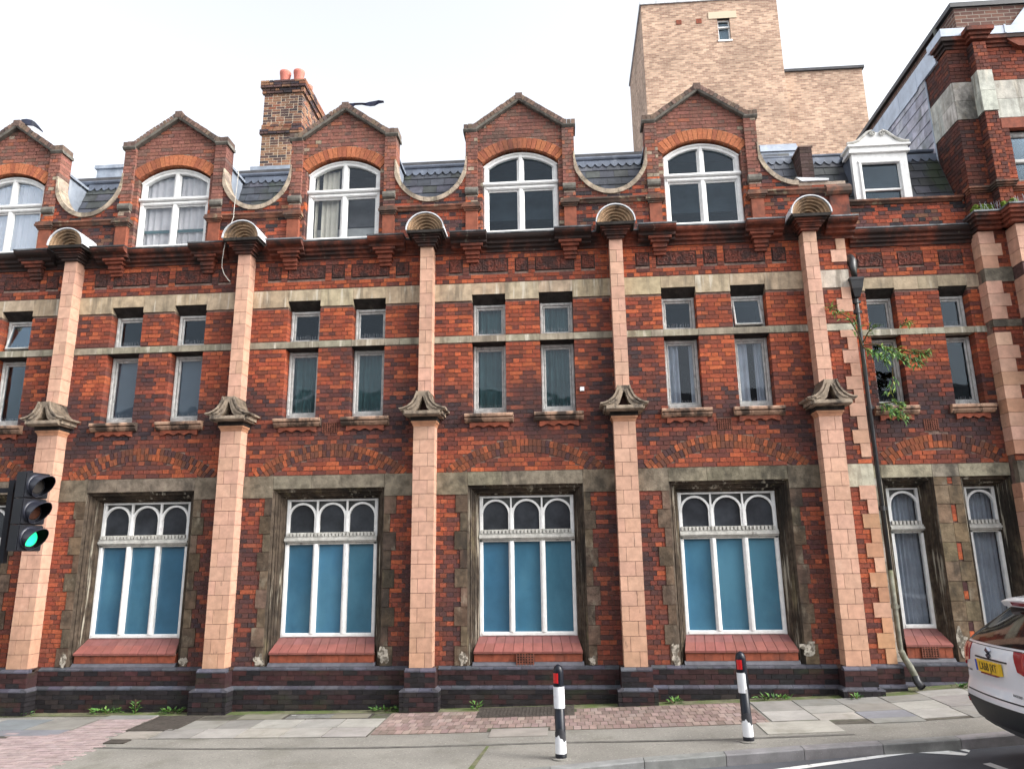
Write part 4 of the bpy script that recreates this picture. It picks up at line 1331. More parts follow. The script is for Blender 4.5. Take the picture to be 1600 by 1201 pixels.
def pier(p, full=True):
    t = empty('pier', bld, (p, -.25, .62))
    core = MB()
    core.box(p-PW1+.006, p+PW1-.006, -.243, .0, .60, 4.43)
    core.box(p-PW2+.006, p+PW2-.006, -.243, .0, 4.43, 7.68)
    core.build('core', 'tc_joint', t)
    n = 17
    h = (4.42-.62)/n
    for k in range(n):
        z0, z1 = .62+k*h+.0035, .62+(k+1)*h-.0035
        sp = p - PW1 + 2*PW1*(.31 if k % 2 else .68)
        low_ = max(0, 1-(k/5))
        base = tuple(q*(1-.10*low_) for q in TC)
        base = (base[0], base[1]*(1-.02*low_), base[2]*(1-.09*low_))
        piece('terracotta_block', t, p-PW1, sp-.003, -.25-U(0, .002), 0, z0, z1, 'terracotta', jit(base, .07))
        piece('terracotta_block', t, sp+.003, p+PW1, -.25-U(0, .002), 0, z0, z1, 'terracotta', jit(base, .07))
    n = 12
    z0_ = 4.98
    h = (7.665-z0_)/n
    for k in range(n):
        z0, z1 = z0_+k*h+.0035, z0_+(k+1)*h-.0035
        if k % 2:
            piece('terracotta_block', t, p-PW2, p+PW2, -.25-U(0, .002), 0, z0, z1, 'terracotta', jit(TC, .10))
        else:
            piece('terracotta_block', t, p-PW2, p-.003, -.25-U(0, .002), 0, z0, z1, 'terracotta', jit(TC, .10))
            piece('terracotta_block', t, p+.003, p+PW2, -.25-U(0, .002), 0, z0, z1, 'terracotta', jit(TC, .10))
    # moulded necking
    m_ = MB()
    for z0, z1, hw, dy in ((4.42, 4.44, .184, .255), (4.44, 4.465, .192, .263), (4.465, 4.482, .204, .275), (4.482, 4.51, .216, .287)):
        m_.box(p-hw, p+hw, -dy, 0, z0, z1-.0005)
    m_.build('necking', mat('terracotta_necking', (.53, .27, .16), var=(8, .8, 1.15), rough=.7) if 'neck' not in M else M['neck'], t)
    # course coloured black for the shadow gap, then slab, swept scrolls
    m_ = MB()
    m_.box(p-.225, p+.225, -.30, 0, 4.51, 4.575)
    m_.build('shadow_course', 'stone_black', t)
    m_ = MB()
    m_.poly_x([(-.42, 4.575), (-.455, 4.60), (-.455, 4.645), (-.43, 4.655), (.0, 4.70), (0, 4.575)], p-.295, p+.295)
    m_.box(p-.33, p+.33, -.40, 0, 4.60, 4.66)
    m_.build('capital_slab', 'stone_scroll', t)
    arm = [(0, 4.985), (.105, 4.985), (.112, 4.945), (.14, 4.87), (.185, 4.80), (.25, 4.745), (.32, 4.715), (.395, 4.70), (.385, 4.672), (.30, 4.655), (.12, 4.655), (.075, 4.70), (.045, 4.78), (.02, 4.86), (0, 4.90)]
    rib = arm[1:8] + [(.385, 4.682), (.318, 4.692), (.24, 4.718), (.165, 4.775), (.118, 4.855), (.09, 4.935), (.085, 4.98)]
    for s in (-1, 1):
        m_ = MB()
        for poly, y0 in ((arm, -.43), (rib, -.462)):
            pp = [(p+s*x, z) for x, z in poly]
            m_.poly_y(pp if s < 0 else list(reversed(pp)), y0, 0)
        # inner mould line
        mid = [(.10, 4.93), (.125, 4.86), (.165, 4.79), (.225, 4.735), (.29, 4.70), (.27, 4.68), (.20, 4.705), (.14, 4.76), (.10, 4.83), (.08, 4.91)]
        pp = [(p+s*(x-.035), z-.005) for x, z in mid]
        m_.poly_y(pp if s < 0 else list(reversed(pp)), -.448, -.2)
        m_.build('swept_scroll', 'stone_scroll', t)
    # hood: stepped corbel block and lead-covered shell niche
    m_ = MB()
    for z0, z1, hw, dy in ((7.64, 7.69, .150, .30), (7.69, 7.72, .185, .335), (7.72, 7.75, .20, .35), (7.75, 7.79, .235, .385), (7.79, 7.82, .265, .42)):
        m_.box(p-hw, p+hw, -dy, .0, z0, z1-.0005)
    m_.build('corbel_block', 'cornice', t)
    m_ = MB()
    m_.box(p-.315, p+.315, -.47, 0, 7.82, 7.872)
    m_.build('hood_base', 'stone_black', t)
    zc_ = 7.873
    K = 22
    m_ = MB()
    for (r0_, r1_, y0, y1) in ((.322, .342, -.485, .0),):
        for k in range(K):
            a0, a1 = math.pi*k/K, math.pi*(k+1)/K
            q = [(p + r*math.cos(a), zc_ + r*.97*math.sin(a)) for r, a in ((r0_, a0), (r1_, a0), (r1_, a1), (r0_, a1))]
            m_.hexa([(x, y0, z) for x, z in q] + [(x, y1, z) for x, z in q])
    m_.build('lead_hood', 'lead_white', t)
    m_ = MB()
    rr, yy = .318, -.462
    steps = [(.318, -.455), (.292, -.455), (.285, -.415), (.250, -.42), (.243, -.375), (.208, -.38), (.20, -.335), (.165, -.34), (.157, -.295), (.12, -.30), (.112, -.25), (.0, -.24)]
    for (ra, ya), (rb, yb) in zip(steps, steps[1:]):
        for k in range(K):
            a0, a1 = math.pi*k/K, math.pi*(k+1)/K
            m_.quad((p+ra*math.cos(a0), ya, zc_+ra*.97*math.sin(a0)), (p+ra*math.cos(a1), ya, zc_+ra*.97*math.sin(a1)),
                    (p+rb*math.cos(a1), yb, zc_+rb*.97*math.sin(a1)), (p+rb*math.cos(a0), yb, zc_+rb*.97*math.sin(a0)))
    m_.build('shell_niche', 'shell', t)


M['neck'] = mat('terracotta_necking', (.54, .27, .155), var=(8, .8, 1.15), layers=[((.12, .07, .045), 4, .58, .75, (1, 1, .6), .6)], rough=.7)
M['shell'] = mat('buff_shell_niche', (.42, .28, .17), var=(7, .6, 1.2), layers=[((.04, .032, .028), 3.5, .48, .66, (1, 1, 1), .8)], rough=.85, bump=(40, .004))
for p in PX[1:]:
    pier(p)

# quoin of buff blocks at the corner of the main range, bricks between
qr = []
n = 31
for k in range(n):
    z0 = .62 + k*.2253
    z1 = z0 + .2253
    if z0 > 7.62: break
    if 6.6 < z0 < 6.95 or 3.2 < z0 < 3.6 or 5.85 < z0 < 6.03:
        continue
    w = .255 if k % 2 else .155
    base = TC if k > 12 or R() < .3 else (.43, .24, .14)
    piece('terracotta_block', bld, QX-w, QX, -.014-U(0, .004), .3, z0+.0035, z1-.0035, 'terracotta', jit(base, .13))
    qr.append((QX-w-.003, QX, z0, z1, False))
for z0, z1 in ((3.302, 3.668), (5.927, 6.040), (6.692, 7.008)):
    piece('band_stone', bld, PX[5]+(PW1 if z0 < 4 else PW2)+.002, QX-.002, -.015, .3, z0, z1, 'stone', jit((.42, .39, .32), .12))
    qr.append((13.5, QX, z0-.002, z1+.002, False))
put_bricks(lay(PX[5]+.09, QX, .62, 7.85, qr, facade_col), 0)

# facade bricks: the largest in view as single parts, the rest joined
FACADE_BRICKS.sort(key=lambda t: -t[0])
rest = MB()
for i, (s, x0, x1, y0, y1, z0, z1, c) in enumerate(FACADE_BRICKS):
    if i < 290:
        piece('brick', bld, x0, x1, y0, y1, z0, z1, 'brick_o', c)
    else:
        rest.box(x0, x1, y0, y1, z0, z1, c)
rest.build('brickwork', 'brick', bld, kind='stuff')
# ------------------------------------------------------------------ cornice, parapet, dormers, mansard
def prof_cornice(p, zt=7.885):
    """(y, z) outline of the moulded cornice with projection p"""
    return [(0, zt-.30), (-.03, zt-.30), (-.03, zt-.25), (-p*.38, zt-.235), (-p*.38, zt-.19), (-p*.62, zt-.175), (-p*.62, zt-.125), (-p*.9, zt-.10), (-p, zt-.065), (-p, zt-.014), (0, zt-.014)]


def lip(p, zt=7.885):
    return [(-p-.012, zt-.032), (-p-.012, zt-.006), (-p*.5, zt+.010), (0, zt+.035), (0, zt-.012), (-p, zt-.013), (-p, zt-.032)]


def cornice_run(segs, parent, y=0., zt=7.885):
    m1, m2 = MB(), MB()
    for a, b, p in segs:
        m1.poly_x([(yy+y, z) for yy, z in prof_cornice(p, zt)], a, b)
        m2.poly_x([(yy+y, z) for yy, z in lip(p, zt)], a-.008 if p > .25 else a+.002, b+.008 if p > .25 else b-.002)
    m1.build('cornice', 'cornice', parent)
    m2.build('lead_lip', 'lead_edge', parent)


M['corbel'] = mat('red_corbel', (.19, .052, .030), var=(8, .6, 1.3), layers=[((.03, .024, .022), 2.0, .48, .64, (1, 1, .5), .85)], rough=.85, bump=(40, .004))
M['lead_edge'] = mat('cornice_lead_edge', (.15, .16, .17), var=(4, .6, 1.3), layers=[((.025, .024, .024), 1.8, .42, .58, (1, 1, 1), .85), ((.55, .56, .57), 4, .60, .74, (1, 1, 1), .6)], rough=.6)
for bi, c in enumerate(BAYS):
    hl = (PX[bi+1]-PX[bi])/2
    a0 = WALL0 if bi == 0 else c-hl+.32
    segs = [(a0, c-1.24, .11), (c-1.24, c-.60, .35), (c-.60, c+.60, .22), (c+.60, c+1.24, .35), (c+1.24, c+hl-.32, .11)]
    cornice_run(segs, bld)
    for s in (-1, 1):     # stepped brackets under the dormer piers
        m_ = MB()
        xc = c + s*.87
        for z0, z1, hw, d in ((7.40, 7.46, .105, .05), (7.46, 7.52, .115, .085), (7.52, 7.60, .125, .12), (7.60, 7.655, .16, .17), (7.655, 7.70, .20, .21)):
            m_.box(xc-hw, xc+hw, -d, .0, z0, z1-.001)
        m_.build('corbel_bracket', 'corbel', bld)
    cornice_run([(c+hl-.32, c+hl+.32, .13)], bld) if bi < 4 else None
cornice_run([(PX[5]-.32, PX[5]+.32, .13), (PX[5]+.32, 14.32, .33)], bld)
cornice_run([(14.33, 16.42, .20)], bld, YR, 7.80)

par = MB()          # parapet brickwork (joined) over its backing
DW = 1.005          # half width of a dormer
sides = []
for bi in range(len(BAYS)):
    x0 = BAYS[bi] + DW
    if bi < 4: sides.append((x0, BAYS[bi+1]-DW, BAYS[bi]+DW, BAYS[bi+1]-DW))
sides.insert(0, (WALL0, BAYS[0]-DW, BAYS[0]-DW-1.29, BAYS[0]-DW))
sides.append((BAYS[4]+DW, 14.32, BAYS[4]+DW, BAYS[4]+DW+1.29))


def dip(x, ea, eb):
    """swept top of the parapet between two dormers"""
    m, h = (ea+eb)/2, (eb-ea)/2
    t = max(-1, min(1, (x-m)/h))
    return 9.52 - .80*math.sqrt(max(0, 1-t*t))


for si, (a, b, ea, eb) in enumerate(sides):
    last = si == len(sides)-1
    def topz(x, ea=ea, eb=eb, last=last):
        m = (ea+eb)/2
        if last and x > m: return 8.72
        return dip(x, ea, eb)
    br = lay(a, b, 7.885, 9.6, [(a, b, 8.455, 8.555, False)], parapet_col, lambda x, z: z > topz(x)-.075, zbase=7.885)
    for x0, x1, z0, z1, dp, c in br:
        par.box(x0, x1, -.002-U(0, .004), .06, z0, z1, c)
    parw = MB()
    K = 30
    for k in range(K):
        xa, xb = a+(b-a)*k/K, a+(b-a)*(k+1)/K
        parw.hexa([(xa, .008, 7.87), (xb, .008, 7.87), (xb, .25, 7.87), (xa, .25, 7.87), (xa, .008, topz(xa)-.03), (xb, .008, topz(xb)-.03), (xb, .25, topz(xb)-.03), (xa, .25, topz(xa)-.03)])
    parw.build('parapet_wall', 'mortar_mid', bld)
    # string course between the pedestals
    m_ = MB()
    m_.poly_x([(.0, 8.455), (-.035, 8.455), (-.05, 8.475), (-.05, 8.495), (-.085, 8.515), (-.085, 8.54), (-.06, 8.556), (0, 8.575)], a+.04, b-.04 if not last else b)
    m_.build('string_course', 'string', bld)
    # swept coping in stone pieces
    n = 9
    if last: a2, b2, n = ea, (ea+eb)/2+.05, 5
    else: a2, b2 = ea, eb
    for k in range(n):
        if last: t0, t1 = -math.pi/2 + math.pi/2*k/n*1.0, -math.pi/2 + math.pi/2*(k+1)/n
        else: t0, t1 = -math.pi/2 + math.pi*k/n, -math.pi/2 + math.pi*(k+1)/n
        m, h = (ea+eb)/2, (eb-ea)/2
        m_ = MB()
        S = 4
        for q in range(S):
            u0, u1 = t0 + (t1-t0)*q/S + (.004 if q == 0 else 0), t0 + (t1-t0)*(q+1)/S - (.004 if q == S-1 else 0)
            pts = []
            for u, e in ((u0, 0), (u1, 0), (u1, 1), (u0, 1)):
                hh, vv = h + .075*e*1.0, .80 + .075*e
                pts.append((m + (h-.002 if not e else h+.07)*math.sin(u), 9.52 - (.80 if not e else .885)*math.cos(u)))
            pts = [(min(max(x, ea-.02), eb+.02), z) for x, z in pts]
            # outline order: lower edge then upper edge
            m_.hexa([(x, -.03, z) for x, z in (pts[3], pts[2], pts[1], pts[0])] + [(x, .27, z) for x, z in (pts[3], pts[2], pts[1], pts[0])])
        m_.build('coping_stone', 'coping_stone', bld)
    if last:
        m_ = MB()
        m_.hexa([((ea+eb)/2+.05, -.03, 8.70), (14.03, -.03, 8.70), (14.03, .27, 8.70), ((ea+eb)/2+.05, .27, 8.70), ((ea+eb)/2-.05, -.03, 8.78), (14.03, -.03, 8.735), (14.03, .27, 8.745), ((ea+eb)/2-.05, .27, 8.79)])
        m_.build('lead_flashing', 'lead_white', bld)
        m_ = MB(); m_.box(14.0, 14.32, -.05, .25, 7.9, 8.42)
        m_.build('end_pedestal', 'corbel', bld)
        m_ = MB(); m_.poly_x([(.25, 8.40), (-.08, 8.40), (-.12, 8.44), (-.12, 8.52), (-.05, 8.60), (.25, 8.62)], 13.94, 14.37)
        m_.build('end_cap', 'string', bld)
# right-hand bay parapet
br = lay(14.33, 16.42, 7.80, 8.30, [], parapet_col, zbase=7.80)
for x0, x1, z0, z1, dp, c in br:
    par.box(x0, x1, YR-.002-U(0, .004), YR+.06, z0, z1, tuple(q*1.15 for q in c))
parw = MB(); parw.box(14.33, 16.42, YR+.008, YR+.25, 7.80, 8.37); parw.build('parapet_wall', 'mortar_mid', bld)
m_ = MB()
m_.poly_x([(YR+.25, 8.30), (YR-.03, 8.30), (YR-.05, 8.325), (YR-.09, 8.345), (YR-.09, 8.375), (YR-.04, 8.405), (YR+.25, 8.42)], 14.33, 16.36)
m_.build('string_course', 'string', bld)
par.build('parapet_brickwork', 'brick', bld, kind='stuff')


def dormer(bi, c):
    t = empty('gabled_dormer', bld, (c, 0, 7.9))
    zs, zcr, hw = 9.40, 9.665, .70
    sag = zcr-zs
    RI = (hw*hw+sag*sag)/(2*sag)
    zc = zcr-RI
    aa = math.asin(hw/RI)
    RO_ = RI+.215
    def gl(z):       # gable slopes
        if z < 10.06: return c-.80, c+.80
        w = .80*(10.65-z)/(10.65-10.06)
        return c-w, c+w
    def msk(x, z):
        dx = abs(x-c)
        if dx < hw and z < zs: return True
        r = math.hypot(dx, z-zc)
        return r < RO_+.004 and math.atan2(dx, z-zc) < aa+.006
    yf = .0
    bm = MB()
    for x0, x1, z0, z1, dp, col in lay(c-.80, c+.80, 7.9, 10.70, [], gable_col, msk, zbase=7.885, limit=gl):
        edge = abs(abs((x0 if x0 > c else x1)-c)-hw) < .02 and z1 < zs+.05
        bm.box(x0, x1, yf+.05-U(0, .004), yf+(.25 if edge else .09), z0, z1, col)
    for s in (-1, 1):
        xa, xb = sorted((c+s*.785, c+s*DW))
        for x0, x1, z0, z1, dp, col in lay(xa, xb, 8.56, 10.03, [(xa, xb, 8.74, 8.885, False)], gable_col, zbase=7.885):
            bm.box(x0, x1, -.012-U(0, .004), .3, z0, z1, col)
    bm.build('brickwork', 'brick', t, kind='stuff')
    # backing
    w = MB()
    K = 14
    zz = [7.9, zs]
    w.box(c-.79, c-hw-.008, .06, .27, 7.9, 10.05); w.box(c+hw+.008, c+.79, .06, .27, 7.9, 10.05)
    for k in range(K):
        a0, a1 = -aa+2*aa*k/K, -aa+2*aa*(k+1)/K
        x0, x1 = c+RI*math.sin(a0)*1.0, c+RI*math.sin(a1)
        zb0, zb1 = zc+(RI+.008)*math.cos(a0), zc+(RI+.008)*math.cos(a1)
        zt0, zt1 = 10.05+max(0, .57*(1-abs(x0-c)/.79)), 10.05+max(0, .57*(1-abs(x1-c)/.79))
        w.hexa([(x0, .06, zb0), (x1, .06, zb1), (x1, .27, zb1), (x0, .27, zb0), (x0, .06, zt0), (x1, .06, zt1), (x1, .27, zt1), (x0, .27, zt0)])
    w.box(c-DW+.006, c-.79, .0, .28, 7.9, 10.02); w.box(c+.79, c+DW-.006, .0, .28, 7.9, 10.02)
    w.build('gable_wall', 'mortar_mid', t)
    # segmental arch, one brick deep, cut single
    n = 19
    for i in range(n):
        t0, t1 = -aa+2*aa*i/n+.003, -aa+2*aa*(i+1)/n-.003
        p = [(c+r*math.sin(q), zc+r*math.cos(q)) for r, q in ((RI, t0), (RI, t1), (RO_, t1), (RO_, t0))]
        m_ = MB()
        m_.hexa([(x, yf+.036-U(0, .004), z) for x, z in p] + [(x, yf+.26, z) for x, z in p])
        o = m_.build('arch_brick', 'brick_o', t)
        o.color = jit((.39, .135, .066) if R() < .7 else (.30, .10, .055), .12) + (1,)
    # raked coping of bricks on edge over a moulded strip
    kz = 10.05
    for s in (-1, 1):
        p0, p1 = Vector((c+s*.80, 0, 10.065)), Vector((c, 0, 10.64))
        d = (p1-p0); ln = d.length; d.normalize()
        nrm = Vector((-d.z*s, 0, d.x*s)) if s > 0 else Vector((d.z*-1, 0, d.x))
        if nrm.z < 0: nrm = -nrm
        ang = math.atan2(d.z, d.x*s)
        n = 13
        for i in range(n):
            q = p0 + d*(ln*(i+.5)/n) + nrm*.070
            hh = .070 + U(-.006, .006)
            o = piece('coping_brick', t, 0, ln/n-.008, 0, .30, 0, hh*1.25, 'brick_o', jit((.17, .115, .09) if R() < .75 else (.10, .075, .065), .2), ry=(-ang if s > 0 else ang), pivot=(q.x, .10+U(-.006, .006), q.z))
        m_ = MB()
        a_, b_ = p0 - d*.02, p1 + d*0
        m_.hexa([(a_.x, -.035, a_.z-.012), (b_.x, -.035, b_.z-.012), (b_.x, .2, b_.z-.012), (a_.x, .2, a_.z-.012),
                 (a_.x+nrm.x*.026, -.055, a_.z+nrm.z*.026), (b_.x, -.055, b_.z+.030), (b_.x, .2, b_.z+.030), (a_.x+nrm.x*.026, .2, a_.z+nrm.z*.026)])
        m_.build('raking_mould', 'cushion', t)
        # kneeler: bricks on edge on a dark under-mould
        xa, xb = sorted((c+s*.80, c+s*(DW+.035)))
        m_ = MB()
        m_.poly_x([(.3, 10.015), (-.02, 10.015), (-.045, 10.04), (-.055, 10.055), (-.055, 10.07), (.3, 10.07)], xa-.01, xb)
        m_.build('kneeler_mould', 'cushion', t)
        for i in range(3):
            w0 = (xb-xa)/3
            piece('coping_brick', t, xa+i*w0+.003, xa+(i+1)*w0-.003, -.05-U(0, .005), .26, 10.072, 10.165+U(-.006, .006), 'brick_o', jit((.14, .10, .08), .25))
        # stone cushion and pedestal
        xa, xb = sorted((c+s*.775, c+s*(DW+.005)))
        m_ = MB()
        m_.poly_x([(.2, 8.742), (-.03, 8.742), (-.055, 8.765), (-.065, 8.81), (-.055, 8.855), (-.025, 8.882), (.2, 8.882)], xa, xb)
        m_.build('cushion_stone', 'cushion', t)
        m_ = MB()
        m_.box(xa+.012, xb-.004, -.045, .2, 7.9, 8.42)
        m_.build('pedestal', 'pedestal', t)
        m_ = MB()
        for z0, z1, e in ((8.40, 8.43, .012), (8.43, 8.46, .03), (8.46, 8.50, .055), (8.50, 8.545, .045), (8.545, 8.57, .015)):
            m_.box(xa-e, xb+e, -.05-e, .22, z0, z1-.001)
        m_.build('pedestal_cap', 'string', t)
    piece('coping_brick', t, c-.065, c+.065, -.055, .26, 10.645, 10.775, 'brick_o', (.13, .09, .075))
    # lead cheeks and little pitched roof behind the gable
    m_ = MB()
    m_.box(c-.96, c-.93, .28, 1.5, 8.6, 9.72); m_.box(c+.93, c+.96, .28, 1.5, 8.6, 9.72)
    m_.hexa([(c-1.0, .28, 9.70), (c, .28, 10.34), (c, 1.9, 10.34), (c-1.0, 1.9, 9.70), (c-1.0, .28, 9.75), (c, .28, 10.39), (c, 1.9, 10.39), (c-1.0, 1.9, 9.75)])
    m_.hexa([(c, .28, 10.34), (c+1.0, .28, 9.70), (c+1.0, 1.9, 9.70), (c, 1.9, 10.34), (c, .28, 10.39), (c+1.0, .28, 9.75), (c+1.0, 1.9, 9.75), (c, 1.9, 10.39)])
    m_.build('lead_cheeks', 'lead', t)
    # window: a part of the building in its own right
    win = empty('arched_window', bld, (c, .15, 8.0))
    f = MB()
    y0, y1 = .14, .23
    h2, b = .695, .085
    zsp, zap = 9.36, 9.625
    sg = zap-zsp; RW = (h2*h2+sg*sg)/(2*sg); zw = zap-RW; aw = math.asin(h2/RW)
    bar(f, c-h2, c-h2+b, 7.95, zsp+.02, y0, y1, .02); bar(f, c+h2-b, c+h2, 7.95, zsp+.02, y0, y1, .02)
    K = 18
    for k in range(K):
        a0, a1 = -aw+2*aw*k/K, -aw+2*aw*(k+1)/K
        q = [(c+r*math.sin(a), zw+r*math.cos(a)) for r, a in ((RW-.085, a0), (RW-.085, a1), (RW, a1), (RW, a0))]
        f.hexa([(x, y0+.002, z) for x, z in q] + [(x, y1, z) for x, z in q])
        q = [(c+r*math.sin(a), zw+r*math.cos(a)) for r, a in ((RW-.03, a0), (RW-.03, a1), (RW, a1), (RW, a0))]
        f.hexa([(x, y0-.02, z) for x, z in q] + [(x, y0+.01, z) for x, z in q])
    ztr = 8.89
    bar(f, c-h2+.06, c+h2-.06, ztr, ztr+.075, y0-.012, y1, .02)
    bar(f, c-h2, c+h2, ztr+.078, ztr+.145, y0-.045, y1, .02)
    bar(f, c-.045, c+.045, 8.0, ztr+.01, y0-.004, y1, .025)
    bar(f, c-.045, c+.045, ztr+.12, zap-.03, y0-.004, y1, .025)
    bar(f, c-h2+.06, c+h2-.06, 7.95, 8.08, y0-.01, y1)
    f.build('frame', 'white', win)
    sh = MB()
    def arcpts(xa, xb, r):
        return [(c+x, zw+math.sqrt(max(0, r*r-x*x))) for x in [xb+(xa-xb)*i/8 for i in range(9)]]
    for s in (-1, 1):
        xi, xo = (.045, h2-b) if s > 0 else (-(h2-b), -.045)
        pane(win, [(c+xi, 8.08), (c+xo, 8.08), (c+xo, ztr), (c+xi, ztr)], y0+.06, 'glass' if bi > 2 else 'glass_clear')
        pane(win, [(c+xi, ztr+.145), (c+xo, ztr+.145)] + arcpts(xi, xo, RW-.085), y0+.06, 'glass' if bi > 2 else 'glass_clear')
        # thin sash lines
        for xa in (c+xi, c+xo-.022):
            bar(sh, xa, xa+.022, 8.085, ztr-.002, y0+.035, y0+.07, .005)
            bar(sh, xa, xa+.022, ztr+.147, 9.40 if abs(xa-c) > .3 else 9.50, y0+.035, y0+.07, .005)
        bar(sh, c+xi+.02, c+xo-.02, ztr-.03, ztr-.002, y0+.035, y0+.07, .005)
        bar(sh, c+xi+.02, c+xo-.02, ztr+.147, ztr+.17, y0+.035, y0+.07, .005)
    sh.build('sash', 'white', win)
    # room behind: dark box
    rm = MB()
    rm.box(c-.92, c+.92, 1.4, 1.45, 7.9, 9.75); rm.box(c-.92, c-.89, .3, 1.4, 7.9, 9.75); rm.box(c+.89, c+.92, .3, 1.4, 7.9, 9.75)
    rm.box(c-.92, c+.92, .3, 1.4, 9.70, 9.74); rm.box(c-.92, c+.92, .24, 1.4, 7.88, 7.92)
    rm.build('room', 'dark', win)
    if bi == 0:
        curtain('curtain', win, c-.62, c+.62, 8.05, 9.5, .28, 'curtain_grey', .10, .03)
    if bi == 1:
        curtain('curtain', win, c-.62, c+.62, 8.05, 9.5, .28, 'curtain_grey', .14, .03)
        m_ = MB(); m_.box(c-.62, c+.62, .238, .246, 8.36, 8.42); m_.build('curtain_rail', 'curtain_teal', win)
    if bi == 2:
        curtain('curtain', win, c-.60, c-.53, 8.05, 9.45, .30, 'curtain_cream', .06, .02)
        curtain('curtain', win, c-.46, c-.14, 8.05, 9.5, .30, 'curtain_cream', .11, .03)
        m_ = MB(); m_.box(c-.62, c+.62, .33, .34, 8.05, 8.33); m_.build('half_blind', 'blind', win)
    return t


M['pedestal'] = mat('red_terracotta_pedestal', (.245, .075, .042), var=(8, .7, 1.2), layers=[((.10, .045, .03), 3, .50, .7, (1, 1, .5), .6)], rough=.8, bump=(40, .003))
for bi, c in enumerate(BAYS):
    dormer(bi, c)

# mansard: slates laid singly on a boarded slope, scalloped lead apron, roll on top
roof = empty('slate_roof', bld, (5, .8, 8.4))
SL0, SL1 = Vector((0, .42, 8.40)), Vector((0, .95, 9.80))
SD = (SL1-SL0).normalized()
SNV = Vector((0, -SD.z, SD.y))


def slates(x0, x1, z0, z1, dark=0., skip=None, w=.27, y0=None):
    row, z = 0, z0
    step = .205
    while z < z1:
        t = (z-SL0.z)/SD.z
        p = SL0 + SD*t
        x = x0 - (w/2 if row % 2 else 0)
        while x < x1:
            a, b = max(x, x0), min(x+w, x1)
            if b-a > .04 and not (skip and skip((a+b)/2, z+.1)):
                m_ = MB()
                lo, hi = p + SNV*.022, p + SD*(step+.05) + SNV*.006
                lo2, hi2 = p + SNV*.010, p + SD*(step+.05)
                j = U(-.004, .004)
                vs_ = [(a+.003, lo2.y, lo2.z), (b-.003, lo2.y, lo2.z+j), (b-.003, hi2.y, hi2.z), (a+.003, hi2.y, hi2.z), (a+.003, lo.y, lo.z), (b-.003, lo.y, lo.z+j), (b-.003, hi.y, hi.z), (a+.003, hi.y, hi.z)]
                m_.hexa(vs_)
                o = m_.build('slate', 'slate', roof)
                col = random.choice([(.062, .068, .085), (.050, .056, .070), (.080, .084, .104), (.056, .062, .060)])
                if dark: col = tuple(q*dark for q in col)
                o.color = jit(col, .15) + (1,)
            x += w
        z += step*SD.z; row += 1


def apron(x0, x1, zt, name='scalloped_lead'):
    """lead apron with a scalloped lower edge"""
    m_ = MB()
    n = max(2, round((x1-x0)/.155))
    w = (x1-x0)/n
    def at(z, o): 
        q = SL0 + SD*((z-SL0.z)/SD.z) + SNV*o
        return q.y, q.z
    for i in range(n):
        for k in range(6):
            u0, u1 = k/6, (k+1)/6
            xa, xb = x0+(i+u0)*w, x0+(i+u1)*w
            za, zb = zt-.115-.085*math.sin(math.pi*u0), zt-.115-.085*math.sin(math.pi*u1)
            A, B, T = at(za, .036), at(zb, .036), at(zt, .03)
            A2, B2, T2 = at(za, .026), at(zb, .026), at(zt, .02)
            m_.hexa([(xa, A2[0], A2[1]), (xb, B2[0], B2[1]), (xb, T2[0], T2[1]), (xa, T2[0], T2[1]), (xa, A[0], A[1]), (xb, B[0], B[1]), (xb, T[0], T[1]), (xa, T[0], T[1])])
    m_.build(name, 'lead_dark', roof)


for bi in range(-1, 4):
    x0 = BAYS[bi]+.97 if bi >= 0 else WALL0
    x1 = BAYS[bi+1]-.97
    slates(x0, x1, 8.62, 9.80)
    apron(x0, x1, 9.86)
RX0 = BAYS[4]+.97
slates(RX0, 13.72, 8.62, 9.62)
apron(RX0, 13.72, 9.70)
slates(13.99, 16.38, 8.42, 9.50, .55, lambda x, z: 14.60 < x < 15.64)
apron(13.99, 14.62, 9.64); apron(15.62, 16.38, 9.60)
m_ = MB()
base = [(WALL0, RX0, 9.84), (RX0, 16.4, 9.64)]
for a, b, zt in base:
    P0, P1 = SL0, SL0+SD*((zt-SL0.z)/SD.z)
    m_.hexa([(a, P0.y, P0.z), (b, P0.y, P0.z), (b, P0.y+.1, P0.z), (a, P0.y+.1, P0.z), (a, P1.y, P1.z), (b, P1.y, P1.z), (b, P1.y+.1, P1.z), (a, P1.y+.1, P1.z)])
m_.build('roof_slope', 'roof_felt', roof)
m_ = MB()
m_.tube([(WALL0, .96, 9.90), (RX0, .96, 9.90)], .05, 10)
m_.tube([(RX0+.2, .90, 9.70), (16.38, .90, 9.70)], .035, 10)
m_.build('ridge_roll', 'lead_dark', roof)
m_ = MB()
m_.box(WALL0, RX0+.3, 1.0, 3.55, 9.82, 9.93); m_.box(RX0+.3, 16.39, .96, 3.55, 9.62, 9.72)
m_.box(WALL0, 13.2, .99, 1.06, 9.92, 10.04)
m_.build('flat_roof', 'roof_felt', roof)
m_ = MB(); m_.box(13.1, 14.0, 1.15, 1.5, 9.7, 10.0)
m_.poly_x([(1.12, 9.98), (1.25, 10.20), (1.55, 10.26), (1.55, 9.98)], 13.08, 13.98)
m_.build('lead_upstand', 'lead', roof)
